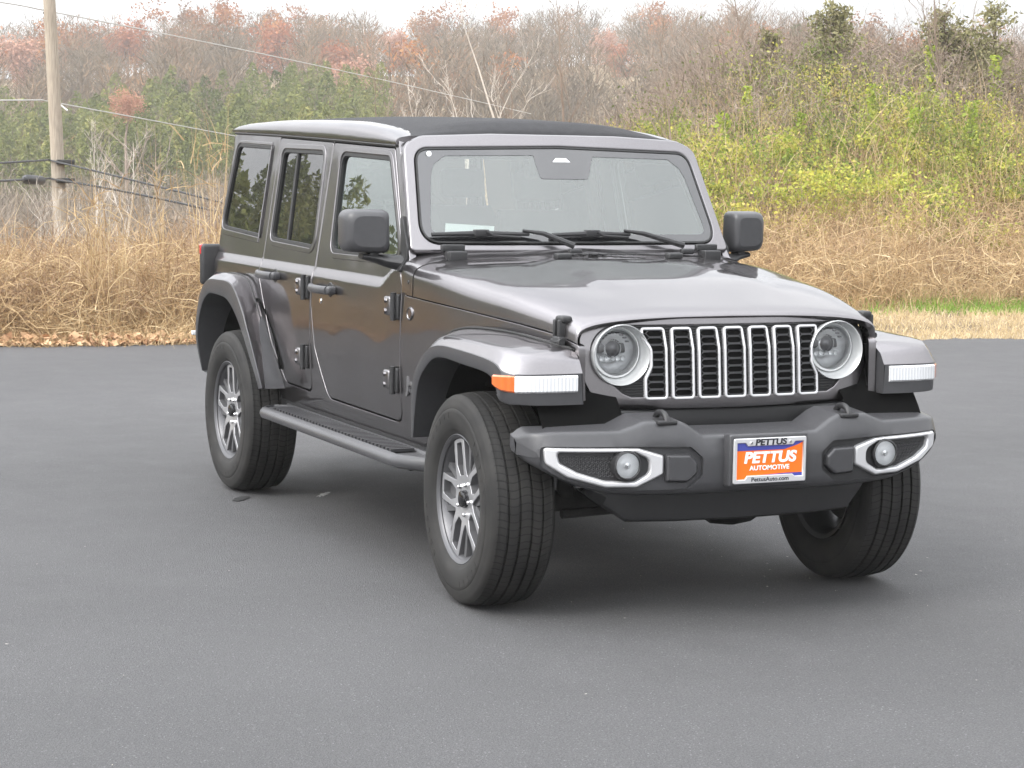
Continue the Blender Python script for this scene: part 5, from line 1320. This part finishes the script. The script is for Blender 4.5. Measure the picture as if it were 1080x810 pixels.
# ---- trees one can tell apart
def branchy(base, top, r0, nb, mat, blen=.45, up=.7, seed=0, sub=4, wig=.03):
    """tapered trunk with limbs and twigs, as tubes; returns a mesh builder"""
    rs = random.Random(seed); base = Vector(base); top = Vector(top); H_ = (top-base).length; mb = MB(); pts = []; rr = []
    for k in range(9):
        t = k/8; p = base.lerp(top, t)+Vector((rs.gauss(0, wig), rs.gauss(0, wig), 0))*H_*.25*(0 < k); pts.append(p); rr.append(max(.003, r0*(1-t)**.8))
    mb.tube(pts, rr, 6)
    def limb(p, d, L_, r, lev):
        q = [p]; dd = d.copy()
        for k in range(4):
            dd = (dd+Vector((rs.gauss(0, .16), rs.gauss(0, .16), rs.gauss(.05, .1)))).normalized(); q.append(q[-1]+dd*L_/4)
        mb.tube(q, [max(.002, r*(1-.2*k)) for k in range(5)], 4 if lev else 5, cap=False)
        if lev < 2:
            for _ in range(sub):
                k = rs.randint(1, 4); sd_ = (dd+Vector((rs.gauss(0, .6), rs.gauss(0, .6), rs.gauss(.25, .3)))).normalized(); limb(q[k], sd_, L_*rs.uniform(.35, .6), r*.5, lev+1)
    for _ in range(nb):
        t = rs.uniform(.25, .95); k = t*8; p = pts[int(k)].lerp(pts[min(8, int(k)+1)], k-int(k)); a = rs.uniform(0, 2*PI)
        limb(p, Vector((math.cos(a)*(1-up), math.sin(a)*(1-up), up)).normalized(), H_*blen*(1.15-t)*rs.uniform(.6, 1.2), r0*.42*(1-t)+.003, 0)
    o = mb.build('tree', mat, None, fix=False); a = o.data.attributes.new('rnd', 'FLOAT', 'POINT')
    a.data.foreach_set('value', np.full(len(o.data.vertices), .55, np.float32)); return o
def G2(x, y):
    d = np.array([x, y])-C0; return float(height(np.array(d@RH), np.array(d@FH)))
def sapl(x, y, top, r0, nb, mat, label, nm='bare_sapling', grp=None, **kw):
    o = branchy((x, y, G2(x, y)-.05), top, r0, nb, mat, **kw); o.name = nm; return setprops(o, label, 'tree', grp)
sapl(-17.04, 7.77, (-17.1, 7.64, 3.75), .030, 9, G_['twig'], 'tall bare grey sapling rising straight behind the middle of the fabric roof', seed=3, blen=.35)
sapl(-17.10, 7.55, (-17.62, 6.45, 3.75), .028, 8, G_['pale'], 'bare sapling leaning far to the left behind the fabric roof', seed=5, blen=.3)
sapl(-17.32, 7.25, (-17.36, 7.02, 3.2), .020, 6, G_['twig'], 'short slim bare sapling between two taller ones behind the roof', seed=8, blen=.35)
sapl(-16.2, 6.35, (-16.77, 5.95, 2.85), .018, 7, G_['pale'], 'pale leaning bare stem above the windscreen header, left of the tall saplings', seed=11, blen=.4)
sapl(-15.84, 5.6, (-16.02, 5.15, 2.66), .018, 6, G_['pale'], 'pale bare stem leaning left just above the front of the roof rail', seed=14, blen=.35)
sapl(-18.9, 6.2, (-19.0, 5.85, 3.0), .018, 6, G_['twig'], 'thin bare brown sapling above the middle of the roof rail', seed=15, blen=.35)
sapl(-19.0, 10.5, (-19.3, 10.2, 3.6), .020, 9, G_['twig'], 'bare twiggy sapling above the right roof corner', seed=19, blen=.45)
sapl(-34.33, 6.01, (-34.3, 5.9, 2.0), .045, 12, G_['pale'], 'white-barked bare tree just right of the utility pole', nm='white_bark_tree', seed=21, blen=.45)
sapl(-37.1, 7.15, (-37.0, 7.4, 1.9), .045, 11, G_['pale'], 'white-barked bare tree, the farther right of the two beside the pole', nm='white_bark_tree', seed=24, blen=.45)
sapl(-28.6, 4.10, (-28.75, 3.85, 1.1), .030, 8, G_['pale'], 'low pale forked bare tree at the foot of the utility pole', nm='white_bark_tree', seed=27, blen=.5)
sapl(-24.9, 15.3, (-25.6, 15.0, 5.0), .035, 13, G_['twig'], 'tall bare dark tree left of the cedars on the bank top', nm='bare_tree', seed=31, blen=.5)
sapl(-22.6, 17.6, (-22.9, 17.3, 4.9), .032, 13, G_['twig'], 'tall bare tree between the cedars on the bank top', nm='bare_tree', seed=33, blen=.5)
sapl(-21.3, 18.6, (-21.0, 18.5, 4.7), .030, 12, G_['twig'], 'bare twiggy tree at the far right of the bank top', nm='bare_tree', seed=36, blen=.5)
# tall plume-grass clumps
def stalks(x, y, H_, N, lean, label, rad=.12):
    bs = np.stack([x+rng.normal(0, rad, N), y+rng.normal(0, rad, N), np.full(N, G2(x, y))], 1); d = unit(rdir(N, 1, .10)+np.array([lean[0], lean[1], 0]))
    a = ribbons(bs, d, H_*rng.uniform(.55, 1.05, N), .011, rng.uniform(.02, .35, N), .03, 8)
    bs2 = np.repeat(bs, 3, 0)+d.repeat(3, 0)*rng.uniform(.2, .8, (N*3, 1))*H_; b_ = ribbons(bs2, rdir(N*3, .6, .9), rng.uniform(.2, .5, N*3), .010, 1.6, .12, 5)
    V, F, r_, mi = merge([a, b_]); return setprops(npmesh('plume_grass', V, F, G_['straw'], r_), label, 'grass')
stalks(-12.12, .62, 1.65, 46, (0, .03), 'tall upright clump of straw-coloured plume grass beside the utility pole')
stalks(-12.15, 1.75, 2.35, 26, (-.01, -.04), 'tallest clump of dry plume grass, fanning up beside the rear of the car', .10)
stalks(-12.3, 1.25, 1.9, 20, (0, -.06), 'dry plume grass leaning left beside the tall clump near the car', .10)
stalks(-14.2, 10.9, 1.5, 26, (0, .02), 'straw plume grass clump standing in the dry grass at the right', .12)

# cedars on the bank top
def cedar(x, y, zt, R_, label, seed):
    global rng
    rng = np.random.default_rng(seed); z0 = G2(x, y)-.1; H_ = zt-z0; o = bpy.data.objects.new('cedar_tree', None); COL.objects.link(o); o.location = (x, y, z0)
    mb = MB(); mb.tube([(0, 0, 0), (.02, 0, H_*.5), (0, .02, H_*.97)], [.06, .04, .008], 7)
    nb = 46; f = rng.uniform(.10, .98, nb); a = rng.uniform(0, 2*PI, nb); L_ = R_*(1-f)**.75*rng.uniform(.55, 1.15, nb)+.08; cs = []
    for i in range(nb):
        p0 = np.array([0, 0, f[i]*H_]); d = np.array([math.cos(a[i]), math.sin(a[i]), .55]); q = [p0+d*L_[i]*k/4+np.array([0, 0, -.05*L_[i]*k*(4-k)/4]) for k in range(5)]
        mb.tube(q, [.014, .012, .009, .006, .003], 4, cap=False)
        m_ = int(150*L_[i])+20; s_ = rng.uniform(.1, 1.05, m_)**.8; c = p0+d*L_[i]*s_[:, None]; c += rng.normal(size=(m_, 3))*(.055+.05*L_[i]); cs.append(c)
    tr = mb.build('trunk', G_['twig'], o, fix=False); c = np.concatenate(cs); V, F, r_ = cards(c, rng.uniform(.02, .055, len(c)), aspect=2.4)
    npmesh('foliage', V, F, G_['cedar'], r_, o); return setprops(o, label, 'tree')
cedar(-25.02, 16.79, 4.45, .95, 'dark green cedar standing highest on the bank top, left of the other cedars', 41)
cedar(-24.09, 18.45, 4.40, .95, 'dark green cedar on the bank top, left one of the pair at the far right', 42)
cedar(-23.9, 19.4, 4.50, 1.0, 'dark green cedar on the bank top at the right picture edge', 43)
cedar(-25.7, 15.9, 3.95, .5, 'small dark cedar just left of the tallest cedar on the bank', 44)
rng = np.random.default_rng(77)

# ---- far slopes: one mass of pines, one of bare woods, and near leafless brush
def twigtrees(u, w_, H_, R_, per, wd, tone, dz=0, segs=3, up=.9):
    N = len(u); bs = onground(u, w_, dz); tr = ribbons(bs, rdir(N, 1, .05), H_*.8, .02*H_+wd, .05, .04, 4, rnd=np.clip(tone*.5+.3, 0, 1))
    f = rng.uniform(.18, .95, (N, per)); st = bs[:, None]+np.stack([np.zeros_like(f), np.zeros_like(f), f*(H_*.8)[:, None]], -1)
    a = rng.uniform(0, 2*PI, (N, per)); out_ = R_[:, None]*rng.uniform(.0, .55, (N, per))*(1-np.abs(f-.55))
    st += np.stack([np.cos(a)*out_, np.sin(a)*out_, out_*.3], -1)
    d = np.stack([np.cos(a)*.75, np.sin(a)*.75, np.full_like(a, up)], -1)+rng.normal(size=(N, per, 3))*.3
    L_ = (R_[:, None]*rng.uniform(.35, .95, (N, per))*(1.15-f)).ravel()+.15
    tw = ribbons(st.reshape(-1, 3), d.reshape(-1, 3), L_, wd, -.1, .10, segs, rnd=np.clip(np.repeat(tone, per)+rng.normal(0, .12, N*per), 0, 1))
    return [tr, tw]
def scatter(N, w0, w1, a0, a1, p=1.0):
    w_ = w0+(w1-w0)*rng.random(N)**p; return rng.uniform(a0, a1, N)*w_, w_
def polar(N, r0, r1, th0, th1):
    r_ = r0+(r1-r0)*rng.random(N)**.7; th = np.radians(rng.uniform(th0, th1, N)); return -r_*np.sin(th), r_*np.cos(th)
OAKS = [(-241.4, 77.5), (-258.6, 63.9), (-244.1, 47.4), (-219.4, 77.4), (-235.0, 91.5), (-195.0, 70.7), (-224.1, 115.3), (-260.5, 131.9), (-110.9, 26.1), (-263.5, 101.3)]
def clear_oaks(u, w_, tol=.0105, dep=70):
    k_ = np.ones(len(u), bool)
    for x, y in OAKS:
        d = np.array([x, y])-C0; ou, ow = d@RH, d@FH; k_ &= ~((np.abs(u/w_-ou/ow) < tol)&(w_ < ow+3)&(w_ > ow-dep))
    return u[k_], w_[k_]
u, w_ = clear_oaks(*scatter(1600, 172, 335, -.36, .34)); N = len(u); H_ = rng.uniform(6.5, 11, N)
PW = twigtrees(u, w_, H_, H_*rng.uniform(.30, .45, N), 120, .085, rng.random(N), segs=2)
u, w_ = polar(1100, 175, 330, 19, 78); N = len(u); H_ = rng.uniform(7, 11, N)
PW += twigtrees(u, w_, H_, H_*rng.uniform(.32, .45, N), 50, .20, rng.random(N), segs=2)
u, w_ = scatter(230, 120, 205, -.36, .1); N = len(u); H_ = rng.uniform(5, 9, N)
PW += twigtrees(u, w_, H_, H_*rng.uniform(.32, .45, N), 120, .06, rng.random(N), segs=2)
u, w_ = scatter(330, 150, 340, .05, 1.2); N = len(u); H_ = rng.uniform(6, 10, N)
PW += twigtrees(u, w_, H_, H_*rng.uniform(.32, .45, N), 60, .15, rng.random(N), segs=2)
stuff('bare_woods', PW, G_['bare'])
u, w_ = clear_oaks(*scatter(110, 185, 325, -.36, .30)); u2, w2 = polar(90, 185, 325, 19, 75); u = np.concatenate([u, u2]); w_ = np.concatenate([w_, w2])
g1 = np.sin(u*.06+2)*np.sin(w_*.05+u*.02); k_ = g1 > -.25; u, w_ = u[k_], w_[k_]; N = len(u); R_ = rng.uniform(1.3, 2.8, N)
cb_ = np.repeat(onground(u, w_, 0), 14, 0); cb_[:, 2] += np.repeat(rng.uniform(5, 8, N), 14); cb_ += unit(rng.normal(size=(N*14, 3)))*np.repeat(R_, 14)[:, None]*rng.random((N*14, 1))**.5
cc2 = np.repeat(cb_, 26, 0)+rng.normal(size=(N*14*26, 3))*.42
stuff('russet_woods', cards(cc2, rng.uniform(.14, .32, len(cc2)), np.clip(np.repeat(rng.random(N), 14*26)+rng.normal(0, .15, len(cc2)), 0, 1)), ramp_mat('russet_mix', [(0, (.19, .12, .08)), (.4, (.26, .14, .08)), (.75, (.30, .115, .05)), (1, (.40, .20, .07))], .3, attr='rnd', trans=.2, mixattr=.9))
def pines(u, w_, H_, per, size):
    N = len(u); bs = onground(u, w_); f = rng.uniform(.12, 1, (N, per)); R_ = (H_*.27)[:, None]*(1-f)**.7*(.55+.45*rng.random((N, per)))+.12
    a = rng.uniform(0, 2*PI, (N, per)); lay = .12*np.sin(f*40+a)
    c = bs[:, None]+np.stack([np.cos(a)*R_, np.sin(a)*R_, f*H_[:, None]+lay*H_[:, None]*.1], -1)
    tone = np.repeat(np.clip(rng.normal(.45, .25, N), 0, 1), per); 
    return [cards(c.reshape(-1, 3), size*rng.uniform(.6, 1.4, N*per), np.clip(tone+rng.normal(0, .14, N*per), 0, 1), aspect=2.1), ribbons(bs, rdir(N, 1, .02), H_*.9, .22, 0, .01, 2, rnd=np.zeros(N))]
u, w_ = scatter(480, 122, 170, -.34, -.062); N = len(u)
PP = pines(u, w_, rng.uniform(4.5, 8.0, N), 820, .125)
u, w_ = polar(700, 115, 215, 19, 78); N = len(u); PP += pines(u, w_, rng.uniform(9, 15, N), 330, .33)
u, w_ = scatter(40, 150, 240, .08, .22); N = len(u); PP += pines(u, w_, rng.uniform(5, 8, N), 120, .45)
stuff('pine_woods', PP, G_['pine'])
u, w_ = scatter(620, 27, 112, -.30, -.07, .9); u = np.where((w_ < 40)&(u > -4.2), u-2, u); N = len(u); H_ = rng.uniform(.6, 1.4, N)+(w_-27)*.045
BR = twigtrees(u, w_, H_, H_*rng.uniform(.40, .6, N), 85, .022, rng.random(N), segs=3)
u, w_ = scatter(1150, 55, 124, -.30, -.04); N = len(u); H_ = rng.uniform(3.2, 5.2, N)+(w_-55)*.022; BR += twigtrees(u, w_, H_, H_*rng.uniform(.36, .5, N), 110, .035, rng.random(N), segs=3)
u, w_ = polar(420, 26, 118, 17, 78); N = len(u); H_ = rng.uniform(1.6, 3, N)+(w_-26)*.035; BR += twigtrees(u, w_, H_, H_*rng.uniform(.4, .55, N), 50, .06, rng.random(N), segs=2)
stuff('bare_brush', BR, G_['brush'])
# ground cover of dead stalks behind the grass edge, on the falling slope
u, w_ = scatter(26000, 23, 75, -.30, .0, 1.3); k_ = (u < -2.8); u, w_ = u[k_], w_[k_]; N = len(u)
stuff('dead_stalks', ribbons(onground(u, w_), rdir(N, 1, .5), rng.uniform(.4, 1.2, N), .010+.0006*w_, rng.uniform(.2, 1.2, N), .2, 4), G_['straw2'])

# russet oaks that stand out on the far ridge
def oak(x, y, zc, R_, mat, label, seed):
    global rng
    rng = np.random.default_rng(seed); z0 = G2(x, y)-.3; o = bpy.data.objects.new('oak_tree', None); COL.objects.link(o); o.location = (x, y, z0); h = zc-z0
    tr = branchy((0, 0, 0), (0, 0, h+R_*.5), .22, 12, G_['twig'], blen=.5, up=.5, seed=seed, sub=3); tr.name = 'trunk'; tr.parent = o
    N = 46; cc_ = unit(rng.normal(size=(N, 3)))*rng.random((N, 1))**.5*R_*.9*np.array([1, 1, .9]); cc_[:, 2] += h
    c = np.repeat(cc_, 60, 0)+rng.normal(size=(N*60, 3))*R_*.17; V, F, r_ = cards(c, rng.uniform(.045, .10, len(c))*R_)
    npmesh('crown', V, F, mat, r_, o); return setprops(o, label, 'tree', None)
for args in ((-241.4, 77.5, 14.0, 3.3, 'russet', 'large rust-red oak on the far ridge above the rear roof corner', 51),
             (-258.6, 63.9, 15.3, 2.6, 'russet', 'rust-red oak on the far ridge a little right of the utility pole', 52),
             (-244.1, 47.4, 12.2, 2.8, 'pink', 'faded pinkish oak on the far ridge at the left picture edge', 53),
             (-219.4, 77.4, 11.9, 2.3, 'russet', 'rust-red oak on the ridge right of the largest one', 54),
             (-235.0, 91.5, 13.4, 1.7, 'russet', 'small orange oak high on the ridge above the roof', 55),
             (-195.0, 70.7, 8.9, 2.4, 'pink', 'pinkish oak low on the ridge just above the roof', 56),
             (-224.1, 115.3, 13.6, 1.9, 'russet', 'reddish oak on the ridge to the right of the tall bare sapling', 57),
             (-260.5, 131.9, 17.2, 2.3, 'pink', 'brownish oak breaking the skyline above the right of the roof', 58),
             (-110.9, 26.1, 4.4, .8, 'pink', 'small reddish tree among the pines just right of the pole', 59),
             (-263.5, 101.3, 16.4, 2.0, 'pink', 'brown-crowned oak breaking the skyline above the windscreen', 60)):
    oak(args[0], args[1], args[2], args[3]*1.25, G_[args[4]], args[5], args[6])
rng = np.random.default_rng(99)

# ---- utility pole and lines
wood = add_noise(newmat('pole_wood', (.34, .29, .23), .85), 6, .28, .5, 20, .03, stretch=(12, 12, .6), dist=.01)
pole = bpy.data.objects.new('utility_pole', None); COL.objects.link(pole); pole.location = (-32.62, 4.97, G2(-32.69, 4.81)-.2)
zb_ = pole.location.z
mb = MB(); mb.tube([(0, 0, 0), (-.09*(-zb_+2)/5, -.19*(-zb_+2)/5, 2-zb_), (-.20, -.42, 8.0-zb_)], [.135, .122, .10], 20); mb.build('post', wood, pole)
mb = MB(); mb.tube([(-.05, -.16, 2.60-zb_), (-.02, .03, 2.45-zb_)], .018, 6); mb.lathe([(0, -.05), (.04, -.04), (.05, .02), (0, .05)], 10, (-.07, -.22, 2.63-zb_), 'z'); mb.build('insulator', M['plate_white'], pole)
for z_ in (1.50, 1.16): 
    mb = MB(); mb.box((-.16, -.20, z_-.05-zb_), (.16, .12, z_+.04-zb_), .01); mb.build('bracket', M['steel'], pole)
mb = MB(); mb.tube([(-.16, -.38, 4.22-zb_), (-.10, -.22, 4.30-zb_)], .025, 8); mb.build('line_clamp', M['steel'], pole)
setprops(pole, 'weathered grey wooden utility pole standing in the dry grass at the left', 'utility pole')
wires = [('thin pale power line, topmost on the utility pole', [(-19.35, -2.08, 3.57), (-29.08, 3.08, 4.14), (-32.76, 4.46, 4.30), (-49.2, 16.8, 3.98), (-60.77, 27.58, 3.28)], .013, 'w'),
         ('thin pale line below the topmost one, held by a white insulator', [(-19.36, -2.11, 2.18), (-29.09, 3.06, 2.52), (-32.75, 4.55, 2.63), (-50.79, 13.33, 2.29), (-67.34, 25.22, 1.35)], .013, 'w'),
         ('dark cable, upper of the two thick cables low on the pole', [(-19.37, -2.13, 1.34), (-29.09, 3.05, 1.48), (-32.7, 4.66, 1.53), (-28.71, 6.30, .97), (-24.45, 8.41, .24)], .018, 'd'),
         ('dark cable, lowest on the utility pole, with a black splice box', [(-19.37, -2.13, 1.12), (-29.09, 3.05, 1.18), (-32.71, 4.66, 1.19), (-28.64, 6.45, .75), (-24.45, 8.41, .05)], .020, 'd')]
def spans(p):
    p = np.array(p, float); o = []
    for a, b_, c_ in ((0, 1, 2), (2, 3, 4)):
        da = np.linalg.norm(p[b_]-p[a]); dc = da+np.linalg.norm(p[c_]-p[b_])
        for t in np.linspace(0, dc, 14)[(1 if a else 0):]:
            o.append(p[a]*(t-da)*(t-dc)/(da*dc)+p[b_]*t*(t-dc)/(da*(da-dc))+p[c_]*t*(t-da)/(dc*(dc-da)))
    return o
palew = newmat('pale_wire', (.45, .44, .42), .5)
for lb, pts, r_, k_ in wires:
    mb = MB(); mb.tube([tuple(p) for p in spans(pts)], r_, 6); setprops(mb.build('overhead_line', palew if k_ == 'w' else M['trim'], None), lb, 'cable', 'lines on the utility pole')
mb = MB(); mb.tube([(-30.70, 3.80, 1.20), (-30.80, 3.85, 1.19), (-31.85, 4.33, 1.16), (-31.95, 4.38, 1.16)], [.03, .085, .085, .03], 10)
setprops(mb.build('splice_box', M['trim'], None), 'black cylindrical splice box on the lowest cable left of the pole', 'splice box')

# ---- air between the lot and the ridge
hz = newmat('haze_air'); n, l, _b = nodes(hz); n.remove(_b); pv = n.new('ShaderNodeVolumePrincipled')
pv.inputs['Color'].default_value = (1, .985, .95, 1); pv.inputs['Density'].default_value = .0008; pv.inputs['Anisotropy'].default_value = .2
l.new(pv.outputs[0], n['Material Output'].inputs['Volume'])
mb = MB(); mb.box((-420, -420, -14), (60, 420, 40)); setprops(mb.build('haze', hz, None), kind='stuff')
